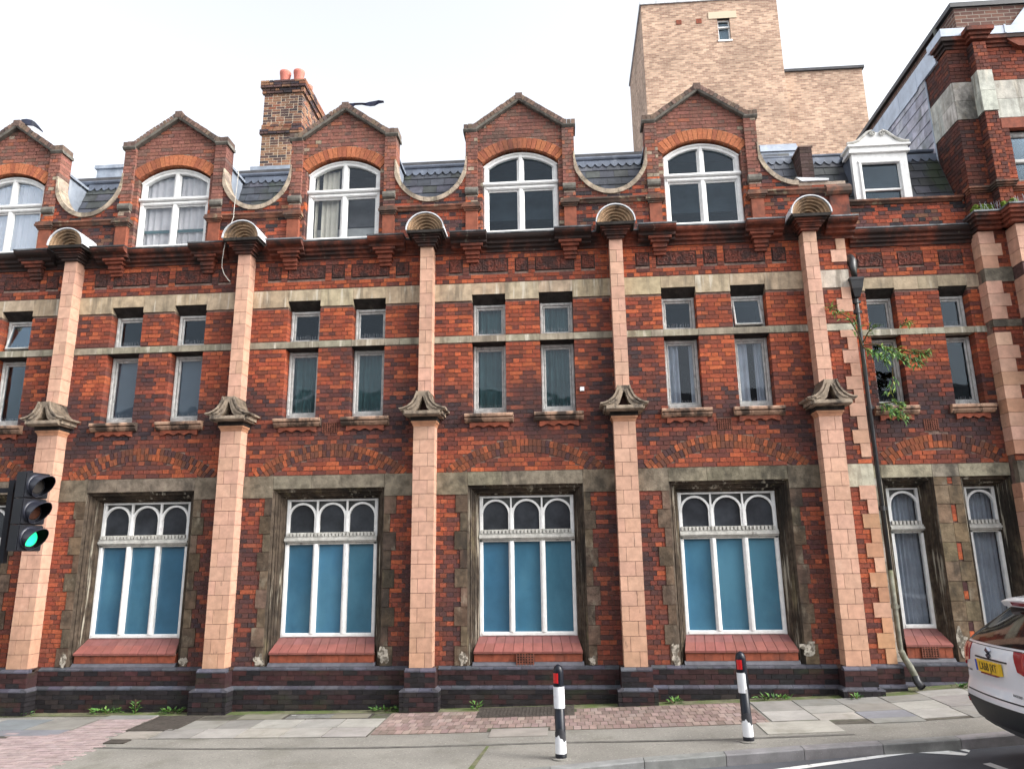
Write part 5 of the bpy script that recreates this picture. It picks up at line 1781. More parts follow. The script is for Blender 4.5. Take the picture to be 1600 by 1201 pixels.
# small brick party pier between the two slate slopes
pp = empty('party_pier', bld, (13.86, .6, 8.7))
bm = MB()
for x0, x1, z0, z1, dp, c in lay(13.75, 13.97, 8.7, 9.64, [], lambda x, z: jit((.085, .055, .05), .25), zbase=8.7):
    bm.box(x0, x1, .45, 1.1, z0, z1, c)
bm.build('brickwork', 'brick', pp, kind='stuff')
m_ = MB(); m_.box(13.757, 13.963, .458, 1.09, 8.6, 9.64); m_.box(13.73, 13.99, .44, 1.1, 9.64, 9.67)
m_.build('core', 'mortar', pp)
# lead-covered box on the roof at the left
m_ = MB()
m_.box(-1.0, -.42, 2.0, 2.8, 9.9, 10.84); m_.box(-1.04, -.38, 1.96, 2.84, 10.84, 10.92)
m_.box(-.82, -.6, 2.2, 2.5, 10.92, 10.96)
m_.build('roof_hatch', 'lead', roof)

# white pedimented dormer on the right
t = empty('white_dormer', bld, (15.25, .55, 8.5))
dc, dy = 15.12, .36
f = MB()
f.box(dc-.49, dc-.35, dy, dy+.09, 8.46, 9.40); f.box(dc+.35, dc+.49, dy, dy+.09, 8.46, 9.40)
f.box(dc-.35, dc+.35, dy+.002, dy+.09, 9.22, 9.40)
for a in ((dc-.39, dc-.335, 8.46, 9.24), (dc+.335, dc+.39, 8.46, 9.24)):
    bar(f, *a, dy-.025, dy+.05)
bar(f, dc-.39, dc+.39, 9.195, 9.25, dy-.027, dy+.05)
f.box(dc-.54, dc+.54, dy-.05, dy+.3, 9.40, 9.45); f.box(dc-.52, dc+.52, dy-.03, dy+.3, 9.45, 9.52)
f.box(dc-.56, dc+.56, dy-.07, dy+.3, 9.52, 9.555)
f.build('frame', 'white', t)
ped = [(-.54, 9.555), (.54, 9.555), (.54, 9.585), (.45, 9.595), (.34, 9.64), (.25, 9.72), (.15, 9.80), (.06, 9.81), (-.06, 9.81), (-.15, 9.80), (-.25, 9.72), (-.34, 9.64), (-.45, 9.595), (-.54, 9.585)]
m_ = MB()
m_.poly_y([(dc+x, z) for x, z in ped], dy-.02, dy+.25)
m_.build('pediment', 'white', t)
for s in (-1, 1):
    m_ = MB()
    sw = [(.55, 9.60), (.45, 9.61), (.34, 9.655), (.25, 9.735), (.17, 9.81), (.11, 9.83)]
    m_.tube([(dc+s*x, dy-.03, z) for x, z in sw], .027, 8)
    pth = []
    for k in range(26):
        a = math.pi*.55 + k*.36
        r = .060*(1-k/30)
        pth.append((dc+s*(.078 + r*math.cos(a)*-1), dy-.045, 9.785 + r*math.sin(a)))
    m_.tube(pth, .014, 6)
    m_.build('swan_neck_scroll', 'white_old', t)
m_ = MB()
bar(m_, dc-.345, dc+.345, 8.66, 8.70, dy+.02, dy+.06, .006); bar(m_, dc-.345, dc-.315, 8.5, 9.20, dy+.03, dy+.06, .006); bar(m_, dc+.315, dc+.345, 8.5, 9.20, dy+.03, dy+.06, .006)
m_.build('sash', 'white', t)
pane(t, [(dc-.32, 8.70), (dc+.32, 8.70), (dc+.32, 9.20), (dc-.32, 9.20)], dy+.05, 'glass')
pane(t, [(dc-.32, 8.50), (dc+.32, 8.50), (dc+.32, 8.66), (dc-.32, 8.66)], dy+.07, 'glass')
m_ = MB()
m_.box(dc-.485, dc-.46, dy+.091, 1.4, 8.46, 9.399); m_.box(dc+.46, dc+.485, dy+.091, 1.4, 8.46, 9.399); m_.box(dc-.48, dc+.48, 1.3, 1.4, 8.5, 9.5); m_.box(dc-.52, dc+.52, dy+.3, 1.4, 9.50, 9.56)
m_.build('lead_cheeks', 'lead_dark', t)
m_ = MB(); m_.box(dc-.45, dc+.45, 1.24, 1.28, 8.4, 9.48); m_.box(dc-.45, dc+.45, dy+.3, 1.28, 8.40, 8.44)
m_.build('room', 'dark', t)

# ------------------------------------------------------------------ chimney
ch = empty('chimney', bld, (2.1, 5, 10))
cx0, cx1, cy0, cy1 = 1.60, 2.63, 4.5, 6.35
m_ = MB(); m_.box(cx0+.003, cx1-.003, cy0+.003, cy1-.003, 9.5, 14.62)
m_.build('core', 'mortar_pale', ch)
def chcol(x, z):
    r = R()
    if z > 13.1: return jit((.10, .06, .055) if r < .35 else (.055, .045, .05) if r < .5 else (.27, .145, .09) if r < .85 else (.25, .10, .06), .15)
    return jit((.31, .165, .10) if r < .42 else (.36, .21, .125) if r < .62 else (.12, .07, .06) if r < .88 else (.06, .05, .055), .15)
cb_, n_single = [], 0
z, k = 9.9, 0
while z < 14.6:
    e = .05 if (13.10 <= z < 13.25 or 14.28 <= z < 14.42) else .09 if 14.42 <= z < 14.6 else .0
    if 13.25 <= z < 13.33: e = .02
    x0, x1, y0, y1 = cx0-e, cx1+e, cy0-e, cy1+e
    off = .1125*(k % 2)
    def cuts(a, b, pit=.229):
        out = [a]
        q = a + (pit/2 if k % 2 else pit)
        while q < b-.05:
            out.append(q); q += pit if R() < .75 else pit/2
        return out + [b]
    for a, b in zip(*(lambda c_: (c_, c_[1:]))(cuts(x0, x1))):
        cb_.append((a+(.009 if a > x0 else 0), b-(.009 if b < x1 else 0), y0-U(0, .004), y0+.10, z+.008, z+CH-.008, chcol(a, z)))
    for a, b in zip(*(lambda c_: (c_, c_[1:]))(cuts(y0+.10, y1))):
        cb_.append((x1-.10, x1+U(0, .004), a+.009, b-.009, z+.008, z+CH-.008, chcol(a, z)))
    if e: cb_.append((x0+.02, x1-.02, y0+.03, y1-.03, z+.004, z+CH-.002, (.2, .15, .11)))
    z += CH; k += 1
cb_.sort(key=lambda q: -(q[4] > 12.1)*10 - (q[3]-q[2] < .12))
mb = MB()
for i, q in enumerate(cb_):
    if i < 250 and q[4] > 12.1: piece('chimney_brick', ch, *q[:6], 'brick_o', q[6])
    else: mb.box(*q)
mb.build('brickwork', 'brick', ch, kind='stuff')
for x, y in ((1.98, 4.85), (2.36, 4.85), (1.98, 5.5), (2.36, 5.5)):
    m_ = MB()
    m_.lathe((x, y, 14.58), [(.0, 0), (.115, 0), (.122, .02), (.128, .38), (.138, .50), (.150, .56), (.152, .62), (.13, .625), (.118, .58), (.11, .0)], 20)
    m_.build('chimney_pot', 'chimney_pot', ch, smooth=True)
m_ = MB(); m_.box(cx0-.03, cx1+.03, cy0-.03, cy1+.03, 9.6, 10.2); m_.box(1.4, 2.75, 4.4, 4.49, 11.6, 12.15)
m_.build('lead_flashing', 'lead', ch)
m_ = MB(); m_.box(WALL0, 16.3, 3.9, 4.3, 9.4, 9.85); m_.box(1.2, 2.9, 4.49, 6.5, 9.3, 10.0)
m_.build('rear_roof', 'roof_felt', bld)

# ------------------------------------------------------------------ corner building on the right
cor = empty('corner_building', None, (17.5, 0, 0), 'taller red brick corner block with grey stone band at the right end', 'building')
wm = MB()
EX1 = 20.5
WIN = [(17.24, 18.2, 8.55, 9.72)]
hl_ = [(a, b, z0, z1) for a, b, z0, z1 in WIN]
wall_grid(wm, 16.41, EX1, -.3, 11.55, hl_, .009, .35)
wm.box(16.41, 16.6, .35, 4.2, -.3, 11.45); wm.box(EX1-.2, EX1, .35, 4.2, -.3, 11.45); wm.box(16.41, EX1, 4.0, 4.2, -.3, 11.45); wm.box(16.41, EX1, .35, 4.2, 11.3, 11.45)
wm.build('wall', 'mortar', cor)
def towercol(x, z):
    d = .25 + .6*(vn(x*3, z*.6, 7)-.5)
    r = R()
    c = PLUM if r < .16 else BROWN if r < .42 else RED if r < .78 else ORANGE
    c = mixc(c, (.21, .058, .034), .45)
    s = max(0, min(.9, d + (.75 if x < 16.74 and z > 8 else .25 if z > 8 and x < 17.0 else 0)))
    return jit(mixc(c, (.034, .028, .028), s*(.5+.5*R())), .13)
tb = []
rc = [(16.40, EX1, 9.76, 10.52, False)] + [(a, b, z0, z1, True) for a, b, z0, z1 in WIN] + [(17.09, 18.4, 9.72, 9.77, False)]
for b in lay(16.40, EX1, .62, 11.2, rc, towercol): tb.append(('f', b, 0))
for b in lay(.0, .80, 8.0, 11.2, [(0, .8, 9.76, 10.52, False)], towercol): tb.append(('s', b, 16.40))
# pilaster above the cornice
for b in lay(16.76, 16.985, 8.0, 11.2, [(16.7, 17.0, 9.80, 10.61, False)], towercol): tb.append(('f', b, -.2))
for b in lay(-.2, 0., 8.0, 11.2, [(-.2, 0, 9.80, 10.61, False)], towercol): tb.append(('s', b, 16.755))
lst = []
for kind, (x0, x1, z0, z1, dp, c), at in tb:
    if kind == 'f': q = (x0, x1, at-.002-U(0, .004), at+(.2 if dp or at < 0 else .03), z0, z1)
    else: q = (at-U(0, .004), at+.03, x0, x1, z0, z1)
    s = frontness((q[0]+q[1])/2, (q[2]+q[3])/2, (z0+z1)/2, max(x1-x0, .05), z1-z0)
    if z0 < 8.0 and q[0] > 17.0: s = 0
    lst.append((s, q, c))
lst.sort(key=lambda q: -q[0])
mb = MB()
for i, (s, q, c) in enumerate(lst):
    if i < 280 and s > 0: piece('brick', cor, *q, 'brick_o', c)
    else: mb.box(*q, c)
mb.build('brickwork', 'brick', cor, kind='stuff')
# stone band, in blocks, wrapping round the corner and the pilaster
SB = (.46, .45, .40)
for a, b in ((.0, .42), (.42, .80)):
    for z0, z1 in ((9.765, 10.14), (10.14, 10.515)):
        piece('band_stone', cor, 16.385-U(0, .003), 16.5, a+.002, b-.002, z0+.003, z1-.003, 'stone', jit(SB, .12))
for z0, z1 in ((9.765, 10.14), (10.14, 10.515)):
    piece('band_stone', cor, 16.40, 16.75, -.016, .1, z0+.003, z1-.003, 'stone_dk', jit((.30, .29, .26), .12))
    for a, b in ((17.0, 17.9), (17.9, 19.0), (19.0, 20.4)):
        piece('band_stone', cor, a+.002, b-.002, -.016, .1, z0+.003, z1-.003, 'stone', jit(SB, .12))
for z0, z1 in ((9.80, 10.2), (10.2, 10.61)):
    piece('band_stone', cor, 16.745, 16.998, -.218, .0, z0+.003, z1-.003, 'stone', jit(SB, .12))
# top cornice with lead
m_ = MB()
for z0, z1, e in ((11.2, 11.26, .03), (11.26, 11.32, .07), (11.32, 11.40, .12)):
    m_.box(16.40-e, EX1, -e, .3, z0, z1-.001)
    m_.box(16.755-e, 16.99+e, -.2-e, .2, z0+.05, z1+.049)
m_.build('cornice', 'cornice', cor)
m_ = MB()
m_.box(16.28, EX1, -.13, .4, 11.40, 11.56)
for x in (17.4, 18.1): m_.box(x, x+.03, -.14, .38, 11.41, 11.575)
m_.build('lead_parapet', 'lead_pale', cor)
m_ = MB()
m_.poly_y([(17.45, 11.28), (17.62, 11.15), (17.9, 11.12), (18.2, 11.12), (18.2, 11.38), (17.40, 11.38)], -.10, .0)
m_.build('curved_bracket', 'corbel', cor)
m_ = MB(); m_.box(17.12, 18.4, -.012, .1, 9.56, 9.765)
m_.build('window_lintel', 'red_terracotta', cor)
t = empty('window', cor, (17.7, .15, 8.6))
f = MB()
bar(f, 17.24, 17.30, 8.55, 9.56, .14, .22); bar(f, 17.24, 18.2, 9.46, 9.56, .14, .22); bar(f, 17.3, 18.2, 8.95, 9.02, .13, .22); bar(f, 17.24, 18.2, 8.55, 8.62, .13, .22)
f.build('frame', 'grey_frame', t)
pane(t, [(17.30, 8.62), (18.2, 8.62), (18.2, 8.95), (17.30, 8.95)], .18, 'glass'); pane(t, [(17.30, 9.02), (18.2, 9.02), (18.2, 9.46), (17.30, 9.46)], .18, 'glass')
m_ = MB(); m_.box(17.0, 18.4, .8, .85, 8.3, 9.9)
m_.build('room', 'dark', t)
# moulded ledges above the cornice
def ledge(z, e0, m='string'):
    m_ = MB()
    for z0, z1, e in ((z, z+.03, e0), (z+.03, z+.065, e0+.03), (z+.065, z+.095, e0+.06), (z+.095, z+.115, e0+.03)):
        m_.box(16.40-e*.6, EX1, -e, .1, z0, z1-.001)
        m_.box(16.74-e*.6, 17.02+e*.5, -.2-e, -.01, z0, z1-.001)
    m_.build('ledge', m, cor)
ledge(8.33, .03)
m_ = MB()
for z0, z1, e in ((7.62, 7.68, .05), (7.68, 7.74, .10), (7.74, 7.80, .16), (7.80, 7.86, .20)):
    m_.box(16.40-e*.7, EX1, -.06-e, .1, z0, z1-.001)
    m_.box(16.80-e*.6, 17.3+e, -.32-e, -.01, z0, z1-.001)
m_.build('cornice', 'cornice', cor)
m_ = MB(); m_.box(16.25, EX1, -.28, .1, 7.861, 7.89); m_.box(16.67, 17.5, -.54, -.0, 7.862, 7.891)
m_.build('lead_lip', 'lead_edge', cor)
m_ = MB()
for k in range(34):
    x = U(16.35, 17.3)
    y = -.26 if x < 16.7 else -.52
    m_.tube([(x, y, 7.89), (x+U(-.03, .03), y+U(-.02, .05), 7.89+U(.10, .16))], .0018, 4)
m_.build('bird_spikes', 'metal_grey', cor, kind='stuff')
# moss cushions on the ledge
m_ = MB()
for x0, x1, y in ((16.36, 16.72, -.04), (16.76, 17.0, -.24)):
    for k in range(26):
        x, z = U(x0, x1), U(7.90, 8.06)
        m_.lathe((x, y, z), [(0, -.03), (.04, -.02), (.05, .01), (.03, .035), (0, .045)], 7)
m_.build('moss', mat('ledge_moss', (.10, .15, .015), var=(18, .5, 1.4), rough=.95, bump=(60, .02)), cor, kind='stuff')
# buff quoin at the angle and engaged pier beyond it
n = 31
for k in range(n):
    z0 = .62 + k*.2253
    if z0 > 7.5: break
    if 6.6 < z0 < 6.9 or 5.8 < z0 < 6.0 or 3.2 < z0 < 3.6: continue
    w = .345 if k % 2 else .25
    base = TC if R() < .6 else (.42, .23, .15)
    piece('terracotta_block', cor, 16.395, 16.40+w, -.022-U(0, .004), .3, z0+.0035, z0+.2218, 'terracotta', jit(base, .13))
    piece('terracotta_block', cor, 16.86, 17.24, -.30-U(0, .004), .02, z0+.0035, z0+.2218, 'terracotta', jit(TC, .10))
m_ = MB(); m_.box(16.868, 17.232, -.29, .0, -.3, 7.7)
m_.build('pier_core', 'tc_joint', cor)
for z0, z1 in ((3.30, 3.668), (5.90, 6.02), (6.69, 6.95)):
    piece('band_stone', cor, 16.398, 16.86, -.02, .1, z0, z1, 'stone_dk', (.15, .13, .10))
m_ = MB()
m_.box(16.38, EX1, -.10, .02, -.3, .56); m_.box(16.84, 17.28, -.36, .0, -.3, .60)
m_.build('plinth', 'plinth_mortar', cor)
# slate-hung side of the block above the roof of the terrace
sh = empty('slate_hung_side', cor, (16.4, 2, 10.5))
row, z = 0, 9.60
while z < 11.15:
    y = .80 - (.15 if row % 2 else 0)
    while y < 3.6:
        a, b = max(y, .80 + U(-.01, .01)), min(y+.30, 3.6)
        if b-a > .05:
            m_ = MB()
            m_.hexa([(16.395, a+.003, z), (16.395, b-.003, z), (16.40, b-.003, z+.30), (16.40, a+.003, z+.30), (16.368, a+.003, z), (16.368, b-.003, z), (16.385, b-.003, z+.30), (16.385, a+.003, z+.30)])
            o = m_.build('slate', 'slate', sh)
            o.color = jit(random.choice([(.33, .33, .40), (.38, .375, .44), (.28, .28, .34), (.42, .415, .46)]), .12) + (1,)  # reflected sky on this side is put into the pale slate colours
        y += .30
    z += .235; row += 1
m_ = MB(); m_.box(16.40, 16.5, .80, 3.7, 9.5, 11.2); m_.build('boarding', 'roof_felt', sh)
y = .30
while y < 3.65:
    b = min(y+.78, 3.7)
    m_ = MB(); m_.box(16.352, 16.46, y+.004, b-.004, 11.12 if y > .7 else 11.16, 11.56)
    m_.box(16.348, 16.37, b-.03, b-.006, 11.13, 11.55)
    m_.build('lead_sheet', 'lead_pale', sh)
    y += .78
m_ = MB()
z0_ = 9.0
m_.tube([(16.39, .84, 8.45), (16.385, .80, 9.6), (16.385, .80, 11.1)], .018, 6)
m_.build('lead_flashing', 'lead', sh)

# ------------------------------------------------------------------ tall dark brick wall behind the corner block
dk = empty('rear_brick_building', None, (19, 5, 0), 'tall dark old brick building rising behind the right-hand corner block', 'building')
m_ = MB()
m_.box(17.2, 27, .9, 7.0, 0, 12.80)
m_.build('wall', 'dark_brick', dk)
m_ = MB()
m_.box(17.12, 27, .85, 7.05, 12.80, 12.90)
m_.build('gutter', 'black_iron', dk)
m_ = MB()
m_.tube([(17.14, 1.5, 12.78), (17.14, 1.5, 11.4)], .05, 10)
m_.build('downpipe', 'black_iron', dk)
m_ = MB()
m_.hexa([(17.55, .84, 11.50), (17.85, .84, 11.50), (17.85, .92, 11.50), (17.55, .92, 11.50), (18.75, .84, 13.0), (19.05, .84, 13.0), (19.05, .92, 13.0), (18.75, .92, 13.0)])
m_.build('sloping_flashing', 'lead', dk)

# ------------------------------------------------------------------ tan brick block far behind
tn = empty('tan_brick_block', None, (16, 18, 0), 'tall plain tan brick block with one small high window behind the terrace', 'building')
m_ = MB()
wall_grid(m_, 13.18, 19.02, 0, 26.0, [(16.42, 16.95, 23.95, 25.08)], 16, 16.4)
m_.box(13.18, 13.5, 16.4, 21.7, 0, 26.0); m_.box(18.7, 19.02, 16.4, 21.7, 0, 26); m_.box(13.5, 18.7, 21.4, 21.7, 0, 26); m_.box(13.5, 18.7, 16.4, 21.4, 25.5, 25.9)
m_.build('wall', 'tan_brick', tn)
m_ = MB(); m_.box(19.03, 22.32, 16.25, 21, 0, 22.42)
m_.build('lower_wing', 'tan_brick', tn)
m_ = MB(); m_.box(13.12, 19.08, 15.94, 21.76, 26.0, 26.14)
m_.build('lead_coping', 'lead_white', tn)
m_ = MB(); m_.box(19.03, 22.40, 16.17, 21, 22.42, 22.54)
m_.build('wing_coping', 'roof_felt', tn)
m_ = MB(); m_.box(16.05, 17.25, 15.97, 16.1, 25.08, 25.42)
m_.build('lintel', mat('pale_lintel', (.62, .52, .38), rough=.9), tn)
for x in (14.66, 15.52):
    m_ = MB(); m_.box(x, x+.23, 15.98, 16.05, 24.9, 25.13)
    m_.build('vent_block', 'red_terracotta', tn)
t = empty('window', tn, (16.68, 16.2, 24))
f = MB()
bar(f, 16.42, 16.48, 23.95, 25.08, 16.12, 16.2); bar(f, 16.89, 16.95, 23.95, 25.08, 16.12, 16.2); bar(f, 16.42, 16.95, 25.0, 25.08, 16.12, 16.2); bar(f, 16.42, 16.95, 24.66, 24.74, 16.08, 16.2); bar(f, 16.38, 16.99, 23.92, 24.02, 15.97, 16.2)
f.build('frame', 'white', t)
pane(t, [(16.48, 24.02), (16.89, 24.02), (16.89, 24.66), (16.48, 24.66)], 16.16, 'glass')
pane(t, [(16.48, 24.74), (16.89, 24.74), (16.89, 25.0), (16.48, 25.0)], 16.16, 'glass')
m_ = MB(); m_.box(16.45, 16.92, 16.3, 16.32, 24.0, 24.64); m_.build('blind', 'blind', t)

# ------------------------------------------------------------------ drainpipe
dp = empty('drainpipe', None, (14.24, .05, .4), 'black cast-iron drainpipe with hopper head in the corner of the facade', 'drainpipe')
m_ = MB()
m_.tube([(14.27, .25, 7.26), (14.27, .10, 7.25), (14.265, .02, 7.16), (14.265, .0, 7.05), (14.265, .0, 6.80)], [.075, .078, .075, .068, .062], 14)
m_.build('swan_neck', 'black_iron', dp, smooth=True)
m_ = MB()
for z0, z1, w0, w1 in ((6.79, 6.83, .115, .118), (6.64, 6.79, .085, .108), (6.50, 6.64, .045, .082)):
    m_.hexa([(14.26-w0, -.10*(w0/.1), z0), (14.26+w0, -.10*(w0/.1), z0), (14.26+w0, .16, z0), (14.26-w0, .16, z0), (14.26-w1, -.10*(w1/.1), z1), (14.26+w1, -.10*(w1/.1), z1), (14.26+w1, .16, z1), (14.26-w1, .16, z1)])
m_.build('hopper', 'black_iron', dp)
m_ = MB()
m_.tube([(14.26, .03, 6.52), (14.255, .03, 6.3), (14.25, .03, 4.5), (14.25, .03, 2.0)], .036, 12)
m_.build('upper_pipe', 'black_iron', dp, smooth=True)
m_ = MB()
m_.tube([(14.25, .03, 2.0), (14.25, .03, .86), (14.252, .01, .78)], .037, 12)
m_.build('lower_pipe', 'mossy_iron', dp, smooth=True)
m_ = MB()
m_.tube([(14.252, .01, .80), (14.27, -.05, .70), (14.31, -.12, .58), (14.335, -.16, .48), (14.345, -.18, .42)], .047, 12)
m_.build('shoe_bend', 'mossy_iron', dp, smooth=True)
m_ = MB()
m_.tube([(14.338, -.165, .47), (14.35, -.19, .39), (14.375, -.26, .325)], [.054, .056, .06], 14, caps=False)
m_.tube([(14.338, -.165, .47), (14.35, -.19, .39), (14.372, -.25, .33)], [.044, .046, .05], 14)
m_.build('shoe', 'black_iron', dp, smooth=True)
for z in (6.40, 6.22, 4.56, 2.92, 1.42):
    m_ = MB()
    m_.tube([(14.25, .03, z), (14.25, .03, z+.075)], .05, 12)
    m_.box(14.17, 14.33, .02, .07, z+.015, z+.055)
    m_.build('collar', 'black_iron' if z > 2 else 'mossy_iron', dp)

# ------------------------------------------------------------------ traffic light
tl = empty('traffic_light', None, (1.55, -3.1, g(1.55, -3.1)), 'black traffic light showing green, mounted on a side bracket at the left', 'traffic light')
fd = Vector((.965, -.26, 0)).normalized()
sd = Vector((-fd.y, fd.x, 0))          # towards the wall side
zu = Vector((0, 0, 1))
hc = Vector((2.345, -3.1, 2.905))
def fr(mb, a0, a1, b0, b1, z0, z1, o=hc):
    """box in the head's own frame: a along facing, b sideways"""
    ps = [o + fd*a + sd*b + zu*z for z in (z0, z1) for a, b in ((a1, b0), (a1, b1), (a0, b1), (a0, b0))]
    mb.hexa(ps)
for i in range(3):
    zc_ = .335*(1-i)
    m_ = MB()
    fr(m_, -.15, .0, -.165, .165, zc_-.163, zc_+.163)
    fr(m_, -.02, .012, -.155, .155, zc_-.155, zc_+.155)
    fr(m_, -.165, .006, .16, .175, zc_-.155, zc_+.155)
    m_.build('signal_housing', 'plastic_black', tl)
    oc = hc + zu*zc_
    m_ = MB()
    m_.lathe(oc, [(0, .035), (.05, .033), (.09, .022), (.108, .01), (.11, .0)], 26, ax=(sd, zu, fd))
    o = m_.build('lens', ['lamp_off', 'lamp_amber', 'green_lamp'][i], tl, smooth=True)
    # cowl visor: tube cut so that the hood is longer above than below
    m_ = MB()
    n = 30
    for rr, rr2 in ((.128, .134), (.120, .126)):
        pass
    P, Q = [], []
    for k in range(n+1):
        a = 2*math.pi*k/n
        ca, sa = math.cos(a), math.sin(a)
        lnv = .022 + .225*((sa+1)/2)**.9
        P.append((oc + sd*(.127*ca) + zu*(.127*sa) + fd*.008, oc + sd*(.132*ca) + zu*(.132*sa - .02) + fd*lnv))
        Q.append((oc + sd*(.119*ca) + zu*(.119*sa) + fd*.008, oc + sd*(.124*ca) + zu*(.124*sa - .02) + fd*lnv))
    for k in range(n):
        m_.quad(P[k][0], P[k+1][0], P[k+1][1], P[k][1]); m_.quad(Q[k+1][0], Q[k][0], Q[k][1], Q[k+1][1], None, 1); m_.quad(P[k][1], P[k+1][1], Q[k+1][1], Q[k][1])
    m_.lathe(oc, [(.145, .008), (.145, .022), (.125, .030)], 26, ax=(sd, zu, fd))
    m_.build('visor', ['visor', 'visor_in'], tl, smooth=True)
# mounting: bar beside the head, arms, pole further left
bx = hc + Vector((-.36, .06, 0))
m_ = MB()
m_.box(bx.x-.035, bx.x+.035, bx.y-.035, bx.y+.035, 2.26, 3.32)
m_.build('mounting_bar', 'plastic_black', tl)
m_ = MB()
m_.box(bx.x+.03, hc.x-.10, bx.y-.015, bx.y+.015, 3.16, 3.20)
m_.tube([(bx.x+.06, bx.y, 3.18), (bx.x+.06, bx.y, 3.42), (hc.x-.12, bx.y, 3.43)], .016, 6)
m_.box(1.5, bx.x, bx.y-.025, bx.y+.025, 3.16, 3.22); m_.box(1.5, bx.x, bx.y-.025, bx.y+.025, 2.30, 2.36)
m_.build('bracket_arm', 'plastic_black', tl)
m_ = MB()
m_.tube([(1.50, bx.y, g(1.5, -3)-.05), (1.50, bx.y, 3.75)], .057, 18)
m_.build('pole', 'plastic_black', tl, smooth=True)

# ------------------------------------------------------------------ bollards
def bollard(x, y, lean, label, torn):
    z0 = g(x, y)
    t = empty('bollard', None, (x, y, z0), label, 'bollard', 'black and white bollards on the footway')
    t.rotation_euler = lean
    def lat(name, prof, m):
        m_ = MB(); m_.lathe((x, y, z0), prof, 32)
        return m_.build(name, m, t, smooth=True)
    r = .0615
    lat('post', [(r-.004, -.05), (r-.004, .90), (0, .90)], 'bollard_black')
    lat('cap', [(r, .62), (r+.001, .64), (r+.001, .93), (r-.004, .965), (r-.016, .992), (r-.036, 1.010), (0, 1.018)], 'bollard_black')
    lat('base_band', [(r+.004, .0), (r+.004, .052), (r+.001, .056), (r-.004, .056)], 'plastic_black')
    # lower white sleeve with a torn upper edge, grey scuffed strip above it
    def sleeve(name, rr, zlo, zhi, m):
        m_ = MB(); n = 40
        for k in range(n):
            a0, a1 = 2*math.pi*k/n, 2*math.pi*(k+1)/n
            p = [(x+q*math.cos(a), y+q*math.sin(a), z0+z) for q, a, z in ((rr, a0, zlo(a0)), (rr, a1, zlo(a1)), (rr, a1, zhi(a1)), (rr, a0, zhi(a0)))]
            m_.quad(*p)
            pi = [(x+q*math.cos(a), y+q*math.sin(a), z0+z) for q, a, z in ((rr-.003, a0, zhi(a0)), (rr-.003, a1, zhi(a1)))]
            m_.quad(p[3], p[2], pi[1], pi[0])
        return m_.build(name, m, t)
    j = [U(-.012, .012) for _ in range(9)]
    def torn_edge(a): return .20 + .035*math.sin(a+4.0) + .016*math.sin(3*a+1) + .010*math.sin(9*a)
    sleeve('lower_white_band', r+.002, lambda a: .056, torn_edge, 'bollard_white')
    sleeve('scuffed_band', r+.0008, lambda a: .19, lambda a: .30 + .025*math.sin(a*2+5), 'grime_grey')
    if torn:
        # part of the upper white sleeve is gone on the right-hand side
        m_ = MB(); n = 44
        for k in range(n):
            a0, a1 = 2*math.pi*k/n, 2*math.pi*(k+1)/n
            am = (a0+a1)/2
            d = (am - math.radians(-38) + math.pi) % (2*math.pi) - math.pi
            if abs(d) < .42: continue
            lo = .545 + (.05*R() if abs(d) < .7 else 0)
            hi = .775 - (.09*R() if abs(d) < .6 else 0)
            p = [(x+q*math.cos(a), y+q*math.sin(a), z0+z) for q, a, z in ((r+.003, a0, lo), (r+.003, a1, lo), (r+.003, a1, hi), (r+.003, a0, hi))]
            m_.quad(*p)
        m_.build('upper_white_band', 'bollard_white', t)
    else:
        sleeve('upper_white_band', r+.003, lambda a: .54, lambda a: .775, 'bollard_white')
    # red reflector let into the head, on the side towards the road junction
    m_ = MB(); n = 10
    ac, aw = math.radians(-122), math.radians(30)
    for k in range(n):
        a0, a1 = ac-aw+2*aw*k/n, ac-aw+2*aw*(k+1)/n
        vs_ = [(x+q*math.cos(a), y+q*math.sin(a), z0+z) for z in (.815, .925) for q, a in ((r+.006, a0), (r+.006, a1), (r-.005, a1), (r-.005, a0))]
        m_.hexa(vs_)
    m_.build('reflector', 'reflector', t)
    m_ = MB(); m_.lathe((x, y, z0), [(r+.05, -.01), (r+.05, .006), (r, .012)], 24)
    m_.build('footing', 'tarmac', t)
bollard(9.075, -3.06, (0, math.radians(-.6), 0), 'upright black bollard with a clean white band, left of the pair', False)
bollard(11.31, -2.56, (0, math.radians(-1.4), 0), 'black bollard with a torn white band, right of the pair near the parked car', True)

# ------------------------------------------------------------------ parked car
car = empty('parked_car', None, (15.8, -3.85, 0), 'white SUV parked at the kerb on the right, seen from behind', 'car')
CW, CL = .885, 4.17
HZ = -4.5*math.pi/180
cd = Vector((math.cos(HZ), math.sin(HZ), .055)).normalized()      # driving direction, up the slope
cn = Vector((math.sin(HZ), -math.cos(HZ), 0))                     # to the driver's right
cz = cn.cross(cd) * -1 if cn.cross(cd).z < 0 else cn.cross(cd)
gz = g(13.8, -3.0, -.11) + .07
CO = Vector((13.60, -2.99, gz)) + cn*CW                            # rear centre on the ground


def cp(s, w, z): return CO + cd*s + cn*w + cz*z


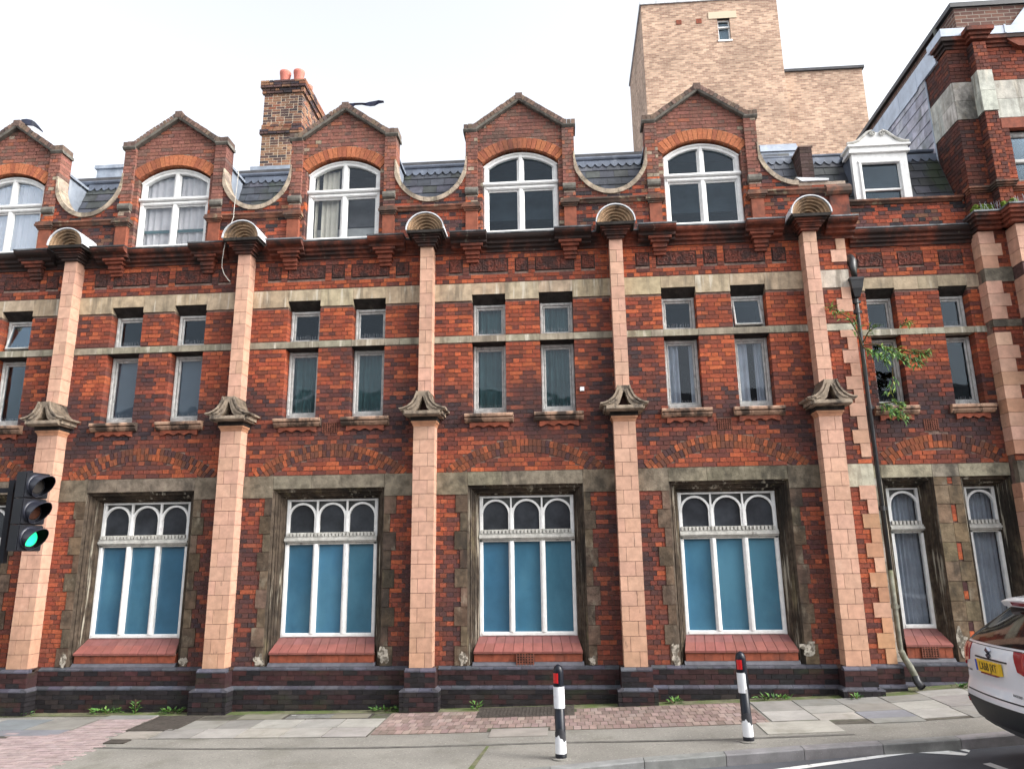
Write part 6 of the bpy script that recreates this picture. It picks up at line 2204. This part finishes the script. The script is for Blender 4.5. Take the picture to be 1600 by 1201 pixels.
REAR = [(.20, .40), (.28, .18), (.38, .06), (.50, .015), (.60, .0), (.68, .02), (.76, .05), (.84, .055), (.96, .06), (1.06, .07), (1.13, .09), (1.19, .15), (1.26, .24), (1.36, .38), (1.48, .54), (1.54, .62), (1.60, .74), (1.65, 1.3)]
FRONT = [(.20, 4.0), (.3, 4.12), (.6, 4.17), (.8, 4.14), (.95, 4.02), (1.03, 3.6), (1.08, 3.2), (1.13, 3.02), (1.33, 2.72), (1.48, 2.5), (1.54, 2.4), (1.60, 2.25), (1.65, 1.8)]
HALF = [(.20, .76), (.28, .82), (.38, .855), (.5, .878), (.7, .888), (.95, .887), (1.06, .872), (1.14, .84), (1.24, .80), (1.34, .755), (1.48, .68), (1.54, .64), (1.60, .54), (1.65, .30)]


def itp(tab, z):
    if z <= tab[0][0]: return tab[0][1]
    for (a, b), (c, d) in zip(tab, tab[1:]):
        if z <= c: return b + (d-b)*(z-a)/(c-a)
    return tab[-1][1]


def outline(z, n=12):
    """plan outline at height z: points from rear centre round the left side to the front and back"""
    xr, xf, hw = itp(REAR, z), itp(FRONT, z), itp(HALF, z)
    rc, rf = min(.30, hw*.7), min(.5, hw*.8)
    half = []
    for k in range(7): half.append((xr + .035*(k/6)**2*1.0, (hw-rc)*k/6))
    for k in range(1, n+1):
        a = math.pi/2*k/n
        half.append((xr+.035 + rc*(1-math.cos(a))*1.1, hw-rc + rc*math.sin(a)))
    for k in range(1, 14): half.append((xr+.035+rc*1.1 + (xf-rf-xr-.035-rc*1.1)*k/14, hw + .0*k))
    for k in range(n+1):
        a = math.pi/2*k/n
        half.append((xf-rf + rf*math.sin(a), hw-rf*.9 + rf*.9*math.cos(a)))
    return half


ZL = [.20, .24, .28, .33, .38, .44, .50, .55, .60, .64, .68, .72, .76, .80, .84, .90, .96, 1.01, 1.06, 1.10, 1.13, 1.16, 1.19, 1.22, 1.26, 1.31, 1.36, 1.42, 1.48, 1.51, 1.54, 1.57, 1.60, 1.63, 1.65]
m_ = MB()
NP = len(outline(.5))
for sgn in (-1, 1):
    base = len(m_.v)
    vs_ = [cp(s, sgn*w, z) for z in ZL for s, w in outline(z)]
    fs_, mi_ = [], []
    m_.add(vs_, [])
    for j in range(len(ZL)-1):
        zm = (ZL[j]+ZL[j+1])/2
        for i in range(NP-1):
            q = (base+j*NP+i, base+j*NP+i+1, base+(j+1)*NP+i+1, base+(j+1)*NP+i)
            s, w = outline(zm)[i]
            mi = 0
            if zm < .60: mi = 1
            if zm < .38: mi = 2
            # side wheel-arch cladding
            if zm < .72 and w > .8 and (abs(s-.82) < .42 or abs(s-3.3) < .42): mi = 1
            # side glass between belt line and roof
            if 1.16 < zm < 1.48 and w > itp(HALF, zm)-.012 and 1.05 < s < 2.55: mi = 3
            if 1.13 < zm < 1.51 and s > 2.4 and w < itp(HALF, zm)-.1: mi = 3
            m_.f.append(q if sgn > 0 else tuple(reversed(q))); m_.m.append(mi)
    m_.add([cp(s, sgn*w, 1.65) for s, w in outline(1.65)], [tuple(range(NP))])
body = m_.build('body', ['car_white', 'car_black', 'car_grey', 'car_glass'], car, smooth=True)


def surf(w, z, off=.004):
    """point of the rear face at signed offset w and height z, pushed out by off"""
    pts = outline(z)
    a = abs(w)
    for (s0, w0), (s1, w1) in zip(pts, pts[1:]):
        if w0 <= a <= w1 and w1 > w0:
            s = s0 + (s1-s0)*(a-w0)/(w1-w0)
            break
    else:
        s = pts[18][0]
    return cp(s-off, w + (off*.7 if a > .6 else 0)*(1 if w > 0 else -1), z)


def patch(name, left, right, z0, z1, m, off=.006, nw=14, nz=8, th=.012):
    """panel following the rear surface; left/right give the side limits at each height"""
    mm = MB()
    def row(z, o): return [surf(left(z) + (right(z)-left(z))*i/nw, z, o) for i in range(nw+1)]
    F = [row(z0+(z1-z0)*j/nz, off) for j in range(nz+1)]
    vs_ = [p for r_ in F for p in r_]
    n1 = nw+1
    fs_ = [(j*n1+i, j*n1+i+1, (j+1)*n1+i+1, (j+1)*n1+i) for j in range(nz) for i in range(nw)]
    mm.add(vs_, fs_)
    # rim back to the body
    B = [row(z0+(z1-z0)*j/nz, off-th) for j in range(nz+1)]
    loop = [(0, i) for i in range(nw+1)] + [(j, nw) for j in range(1, nz+1)] + [(nz, i) for i in range(nw-1, -1, -1)] + [(j, 0) for j in range(nz-1, 0, -1)]
    for (a, b), (c, d) in zip(loop, loop[1:]+loop[:1]):
        mm.quad(F[a][b], B[a][b], B[c][d], F[c][d])
    return mm.build(name, m, car, smooth=True)


patch('rear_window', lambda z: -(itp(HALF, z)-.09-.06*(z-1.1)), lambda z: itp(HALF, z)-.09-.06*(z-1.1), 1.165, 1.50, 'car_glass', .008, 24, 10)
# spoiler with the high brake lamp
m_ = MB()
SPW = [-.60, -.585, -.55, -.45, -.2, 0, .2, .45, .55, .585, .60]
for w0, w1 in zip(SPW, SPW[1:]):
    def sec(w):
        k = abs(w)/.60
        d = .10*max(0, k-.75)/.25
        return [(.52+d, w, 1.500), (1.05, w, 1.54), (1.05, w, 1.64-.03*k), (.58+d*.6, w, 1.605-.035*k), (.49+d, w, 1.575-.03*k)]
    A, B = sec(w0), sec(w1)
    m_.add([cp(*q) for q in A] + [cp(*q) for q in B], [tuple(range(5)), tuple(reversed(range(5, 10)))] + [(i_, (i_+1) % 5, 5+(i_+1) % 5, 5+i_) for i_ in range(5)])
m_.build('roof_spoiler', 'car_white', car)
m_ = MB(); m_.hexa([cp(.505, -.24, 1.515), cp(.505, .24, 1.515), cp(.54, .24, 1.515), cp(.54, -.24, 1.515), cp(.488, -.24, 1.552), cp(.488, .24, 1.552), cp(.54, .24, 1.552), cp(.54, -.24, 1.552)])
m_.build('brake_lamp', 'tail_red', car)
for sgn in (-1, 1):
    def lo(z, sgn=sgn): return sgn*(.46 + .30*max(0, (1.14-z)/.27)*.35 + (.10 if z < .94 else 0))
    def hi(z, sgn=sgn): return sgn*(itp(HALF, z)-.02)
    o = patch('tail_lamp', (lambda z: hi(z, -1)) if sgn < 0 else lo, (lambda z: lo(z, -1)) if sgn < 0 else hi, .90, 1.14, 'tail_red', .016, 12, 8, .03)
    patch('bumper_reflector', lambda z, sgn=sgn: sgn*.70 - .07, lambda z, sgn=sgn: sgn*.70 + .07, .52, .56, 'tail_red', .01, 4, 2)
    patch('lower_lamp', lambda z, sgn=sgn: sgn*.56 - .10, lambda z, sgn=sgn: sgn*.56 + .10, .27, .33, 'chrome', .012, 5, 2)
# tailgate seam and lower lip
patch('tailgate_lip', lambda z: -.68, lambda z: .68, .655, .668, 'car_black', .003, 16, 1)
patch('plate_recess_lip', lambda z: -.34, lambda z: .34, 1.012, 1.026, 'car_black', .010, 8, 1)
patch('seam', lambda z: -.78, lambda z: .78, 1.140, 1.146, 'car_black', .003, 20, 1)
# number plate with its letters
pl = empty('number_plate', car, cp(0, 0, .83))
def pq(w0, w1, z0, z1, s0, s1):
    return [cp(s1, w0, z0), cp(s1, w1, z0), cp(s0, w1, z0), cp(s0, w0, z0), cp(s1, w0, z1), cp(s1, w1, z1), cp(s0, w1, z1), cp(s0, w0, z1)]
PS = .028
m_ = MB(); m_.hexa(pq(-.26, .26, .885, 1.000, PS+.03, PS)); m_.build('plate', 'plate_yellow', pl)
m_ = MB(); m_.hexa(pq(-.258, -.218, .887, .998, PS+.002, PS-.0015)); m_.build('country_band', 'plate_blue', pl)
m_ = MB(); m_.hexa(pq(-.17, .17, .868, .882, PS+.03, PS)); m_.build('dealer_strip', 'tail_red', pl)


def lettering(text, w, z, size, m, parent, s, name='lettering', italic=0, sx=1.):
    cu = bpy.data.curves.new(name, 'FONT')
    cu.body = text
    cu.size = size
    cu.extrude = .0008
    cu.align_x = 'CENTER'; cu.align_y = 'CENTER'
    cu.shear = italic
    cu.space_character = 1.05
    tmp = bpy.data.objects.new(name+'_tmp', cu)
    COL.objects.link(tmp)
    dg = bpy.context.evaluated_depsgraph_get()
    me = bpy.data.meshes.new_from_object(tmp.evaluated_get(dg))
    bpy.data.objects.remove(tmp)
    o = bpy.data.objects.new(name, me)
    me.materials.clear(); me.materials.append(M[m])
    COL.objects.link(o)
    for v in me.vertices:
        x, y, zz = v.co
        v.co = cp(s - zz - .0025, w + x*sx, z + y)
    o.parent = parent
    o.location = -wl(parent)
    return o
lettering('LX68 JXT', .022, .9425, .112, 'ink', pl, PS, sx=.80)
lettering('VITARA', -.52, .86, .035, 'ink', car, itp(REAR, .86)+.012, 'model_lettering')
lettering('BOOSTERJET', .50, .735, .032, 'ink', car, itp(REAR, .735)+.010, 'trim_lettering', .2)
# angular badge on the tailgate
m_ = MB()
S = [(-.045, .02), (.0, .052), (.045, .02), (.022, .004), (.0, .020), (-.012, .010), (.045, -.030), (.0, -.062), (-.045, -.030), (-.022, -.014), (.0, -.030), (.012, -.020)]
m_.add([cp(.052, x, 1.085+z) for x, z in S] + [cp(.085, x, 1.085+z) for x, z in S], [tuple(range(12))] + [(i, (i+1) % 12, 12+(i+1) % 12, 12+i) for i in range(12)])
m_.build('badge', 'chrome', car)
# wheels
for s in (.82, 3.32):
    for sgn in (-1, 1):
        wh = empty('wheel', car, cp(s, sgn*.78, .33))
        ax = (cd, cz, cn*sgn)
        c0 = cp(s, sgn*.66, .33)
        m_ = MB(); m_.lathe(c0, [(.21, .0), (.30, .0), (.33, .03), (.335, .10), (.33, .18), (.30, .21), (.22, .215), (.21, .20)], 32, ax=ax); m_.build('tyre', 'tyre', wh, smooth=True)
        m_ = MB(); m_.lathe(c0, [(.215, .19), (.20, .18), (.19, .15), (.0, .15)], 32, ax=ax)
        for k in range(5):
            a = 2*math.pi*k/5
            e1, e2 = ax[0]*math.cos(a)+ax[1]*math.sin(a), ax[1]*math.cos(a)-ax[0]*math.sin(a)
            m_.hexa([c0+e1*r_+e2*q+ax[2]*h for h in (.15, .19) for r_, q in ((.03, -.03), (.20, -.022), (.20, .022), (.03, .03))])
        m_.build('rim', 'chrome', wh)
m_ = MB(); m_.box(14.2, 17.2, -4.5, -3.2, gz+.22, gz+.5)
m_.build('underbody', 'car_black', car)

# ------------------------------------------------------------------ small things on the facade
t = tag(MB().box(9.515, 9.585, -.035, .0, 5.0, 5.07).build('sensor_box', 'plastic_w'), 'tiny white plastic box fixed to the bricks right of the middle windows', 'sensor box')
m_ = MB()
m_.tube([(3.22, .02, 9.55), (3.23, -.03, 9.1), (3.24, -.09, 8.6), (3.26, -.12, 8.45), (3.27, -.30, 8.1), (3.26, -.36, 7.92), (3.265, -.36, 7.86), (3.235, -.345, 7.70), (3.20, -.30, 7.52), (3.195, -.28, 7.40), (3.23, -.25, 7.28), (3.30, -.22, 7.18), (3.34, -.22, 7.14)], .0065, 6)
tag(m_.build('hanging_cable', 'cable', None, smooth=True), 'loose pale cable hanging over the cornice above the left piers', 'cable')


def scrap(x0, x1, z, y, label, pts):
    m_ = MB()
    n = len(pts)
    for (xa, za, wa), (xb, zb, wb) in zip(pts, pts[1:]):
        ya, yb = y + .01*math.sin(xa*20), y + .01*math.sin(xb*20)
        m_.hexa([(xa, ya, za-wa), (xb, yb, zb-wb), (xb, yb+.03, zb-wb), (xa, ya+.03, za-wa), (xa, ya-.02, za+wa), (xb, yb-.02, zb+wb), (xb, yb+.02, zb+wb), (xa, ya+.02, za+wa)])
    o = m_.build('plastic_scrap', 'scrap')
    tag(o, label, 'plastic scrap')
scrap(0, 0, 0, .1, 'ragged dark blue scrap of plastic draped on the leftmost gable peak',
      [(-1.56, 10.72, .008), (-1.50, 10.76, .02), (-1.45, 10.84, .035), (-1.40, 10.80, .03), (-1.33, 10.82, .05), (-1.24, 10.82, .06), (-1.14, 10.80, .055), (-1.06, 10.75, .05), (-.98, 10.68, .035), (-.90, 10.60, .015)])
scrap(0, 0, 0, .1, 'dark blue strip of plastic streaming sideways from the gable beside the chimney',
      [(5.18, 10.76, .012), (5.25, 10.80, .03), (5.33, 10.80, .03), (5.38, 10.83, .010), (5.52, 10.82, .008), (5.60, 10.80, .016), (5.68, 10.81, .035), (5.76, 10.82, .038), (5.85, 10.84, .022), (5.95, 10.84, .006)])

# ------------------------------------------------------------------ plants growing on the wall and along its foot
def leafcard(mb, p, d, up_, l, w, col):
    """one pointed leaf, folded along its midrib"""
    d = Vector(d).normalized(); up_ = Vector(up_)
    s = d.cross(up_)
    if s.length < .05: s = d.cross(Vector((1, 0, 0)))
    s.normalize(); nrm = s.cross(d)
    p = Vector(p)
    a, b, c = p, p + d*l*.5 - nrm*l*.03, p + d*l - nrm*l*.16
    le, re_ = p + d*l*.42 + s*w/2 + nrm*w*.22, p + d*l*.42 - s*w/2 + nrm*w*.22
    mb.add([a, re_, c, le, b], [(0, 1, 4), (1, 2, 4), (2, 3, 4), (3, 0, 4)], col)


def spray(name, branches, label, cat, root, leaf_l=.13, leaf_w=.032, n_leaf=26, greens=((.085, .20, .045), (.13, .25, .06), (.20, .27, .05), (.06, .15, .05))):
    t = empty(name, None, root, label, cat)
    st, lf = MB(), MB()
    for br_ in branches:
        pts = [Vector(p) for p in br_[0]]
        st.tube(pts, [.013*(1-.6*i/len(pts)) for i in range(len(pts))], 6)
        for k in range(int(br_[1]*1.7)):
            t_ = U(br_[2] if len(br_) > 2 else .3, 1)*(len(pts)-1)
            i = min(int(t_), len(pts)-2)
            p = pts[i].lerp(pts[i+1], t_-i)
            dr = (pts[i+1]-pts[i]).normalized()
            d = dr*U(.1, .9) + Vector((U(-1, 1), U(-.9, .2), U(-1., .4)))*.8
            p = p + Vector((U(-.05, .05), U(-.05, .03), U(-.05, .05)))
            leafcard(lf, p, d, (U(-.3, .3), -.4, 1), leaf_l*U(.6, 1.3), leaf_w*U(.7, 1.3), jit(random.choice(greens), .2))
    st.build('stems', 'stem', t)
    lf.build('leaves', 'leaf', t, kind='stuff')
    return t


spray('buddleia_bush', [
    ([(14.26, .0, 5.62), (14.15, -.12, 5.85), (14.0, -.2, 6.08), (13.80, -.25, 6.20), (13.66, -.28, 6.24)], 34, .2),
    ([(14.26, .0, 5.62), (14.30, -.14, 5.50), (14.42, -.22, 5.42), (14.5, -.25, 5.30)], 46, .2),
    ([(14.28, .0, 5.66), (14.45, -.15, 5.62), (14.65, -.25, 5.42), (14.80, -.3, 5.25)], 48, .35),
    ([(14.45, -.15, 5.60), (14.75, -.22, 5.50), (15.0, -.26, 5.40), (15.17, -.26, 5.42)], 44, .3),
    ([(14.65, -.2, 5.45), (14.9, -.3, 5.30), (15.02, -.3, 5.22)], 26, .2),
    ([(14.27, .0, 5.7), (14.33, -.1, 5.85), (14.42, -.14, 5.92)], 12, .3),
    ([(14.85, -.1, 5.93), (14.92, -.14, 5.98), (14.97, -.16, 5.96)], 12, .0),
    ([(14.60, -.2, 5.2), (14.56, -.24, 4.95), (14.46, -.22, 4.72)], 12, .3)],
    'wild green shrub sprouting from behind the drainpipe at first-floor height', 'shrub', (14.26, .05, 5.6))
spray('sill_plant', [
    ([(14.42, .05, 4.66), (14.44, -.05, 4.62), (14.5, -.14, 4.50), (14.56, -.16, 4.42)], 30, .1),
    ([(14.5, .05, 4.66), (14.62, -.06, 4.66), (14.74, -.12, 4.60)], 24, .1),
    ([(14.5, .0, 4.6), (14.6, -.14, 4.50), (14.72, -.18, 4.36)], 26, .2)],
    'tuft of green leaves hanging over the sill beside the drainpipe', 'plant', (14.45, .1, 4.66), .11, .03)


def weed(x, y, r, n, h, label):
    z0 = g(x, y)
    t = empty('weed_plant', None, (x, y, z0), label, 'weed', 'weeds along the foot of the wall')
    lf = MB()
    for k in range(n):
        a = U(0, 6.283)
        q = r*math.sqrt(R())
        p = (x+q*math.cos(a), y+q*.35*math.sin(a), z0+U(0, h*.6))
        leafcard(lf, p, (math.cos(a)*U(.2, 1), math.sin(a)*.6-.3, U(.2, 1.0)), (0, -.3, 1), U(.05, .10), U(.022, .045), jit(random.choice(((.07, .17, .03), (.11, .22, .04), (.05, .12, .03))), .2))
    lf.build('leaves', 'leaf', t)
    st = MB()
    for k in range(5):
        a = U(0, 6.283)
        st.tube([(x, y, z0), (x+r*.6*math.cos(a), y+r*.2*math.sin(a), z0+h*U(.4, .9))], .003, 4)
    st.build('stems', 'stem', t)
weed(1.88, -.20, .24, 60, .09, 'low spreading green weed left of the cover plate, by the plinth')
weed(2.34, -.17, .05, 26, .26, 'thin upright weed against the dark plinth')
weed(2.98, -.22, .17, 46, .09, 'leafy weed at the left foot of the second pier base')
weed(.62, -.28, .12, 18, .05, 'small weed beside the leftmost pier base')
weed(6.36, -.25, .22, 44, .08, 'weed in the corner left of the middle pier base')
weed(7.78, -.26, .07, 20, .15, 'weed at the left end of the ribbed cover')
weed(10.75, -.26, .10, 22, .06, 'weed right of the fourth pier base')
weed(12.22, -.26, .26, 40, .06, 'weed below the rightmost tall filmed window')
weed(13.35, -.46, .07, 16, .06, 'small weed at the foot of the rightmost pier base')
weed(13.70, -.30, .09, 26, .08, 'weed between the rightmost pier and the drainpipe shoe')
weed(14.95, -.16, .12, 20, .06, 'weed on the mossy strip near the parked car')

# ------------------------------------------------------------------ the other side of the street (seen only as reflections in the glass)
def house(x0, x1, h, y, col, label, nx, nz):
    t = empty('opposite_house', None, ((x0+x1)/2, y, -.5), label, 'house', 'houses across the street')
    hs_ = []
    w = (x1-x0)/nx
    for i in range(nx):
        for j in range(nz):
            cx, z = x0+w*(i+.5), .9+j*(h-.8)/nz
            hs_.append((cx-.5, cx+.5, z, z+1.7))
    m_ = MB()
    wall_grid(m_, x0+.005, x1-.005, -.8, h, hs_, y, y-.3)
    m_.box(x0+.005, x1-.005, y-8, y-7.8, -.8, h); m_.box(x0+.005, x0+.2, y-7.8, y-.3, -.8, h); m_.box(x1-.2, x1-.005, y-7.8, y-.3, -.8, h)
    m_.box(x0+.01, x1-.01, y-.05, y+.15, h-.35, h-.1)
    o = m_.build('wall', 'opp_wall', t); o.color = col + (1,)
    m_ = MB()
    m_.poly_x([(y, h), (y-4, h+1.8), (y-8, h)], x0+.006, x1-.006)
    m_.build('roof', 'roof_felt', t)
    first = None
    for a, b, z0, z1 in hs_:
        if first is None:
            f = MB()
            for q in ((a, a+.07, z0, z1), (b-.07, b, z0, z1), (a+.07, b-.07, z0, z0+.08), (a+.07, b-.07, z1-.07, z1), (a+.07, b-.07, (z0+z1)/2-.03, (z0+z1)/2+.03)):
                f.box(q[0]-a, q[1]-a, -.22, -.12, q[2]-z0, q[3]-z0)
            first = f.build('window', 'white', t)
            gl = MB(); gl.box(.07, b-a-.07, -.19, -.18, .08, z1-z0-.07)
            gp = gl.build('pane', 'opp_glass')
            gp.parent = first
            first.location = Vector((a, y, z0)) - wl(t)
            fo, go = first, gp
        else:
            o = fo.copy(); COL.objects.link(o); o.parent = t; o.location = Vector((a, y, z0)) - wl(t)
            q = go.copy(); COL.objects.link(q); q.parent = o
house(-16, -4, 8.6, -21, (.24, .16, .12), 'brown brick house across the street, furthest to the left', 4, 3)
house(-4, 7, 9.4, -21, (.42, .38, .32), 'pale rendered house across the street, opposite the left bays', 4, 3)
house(7, 19, 8.8, -21, (.20, .10, .075), 'dark red brick house across the street, opposite the middle bays', 4, 3)
house(19, 33, 9.0, -21, (.30, .24, .19), 'drab stucco house across the street, furthest to the right', 5, 3)
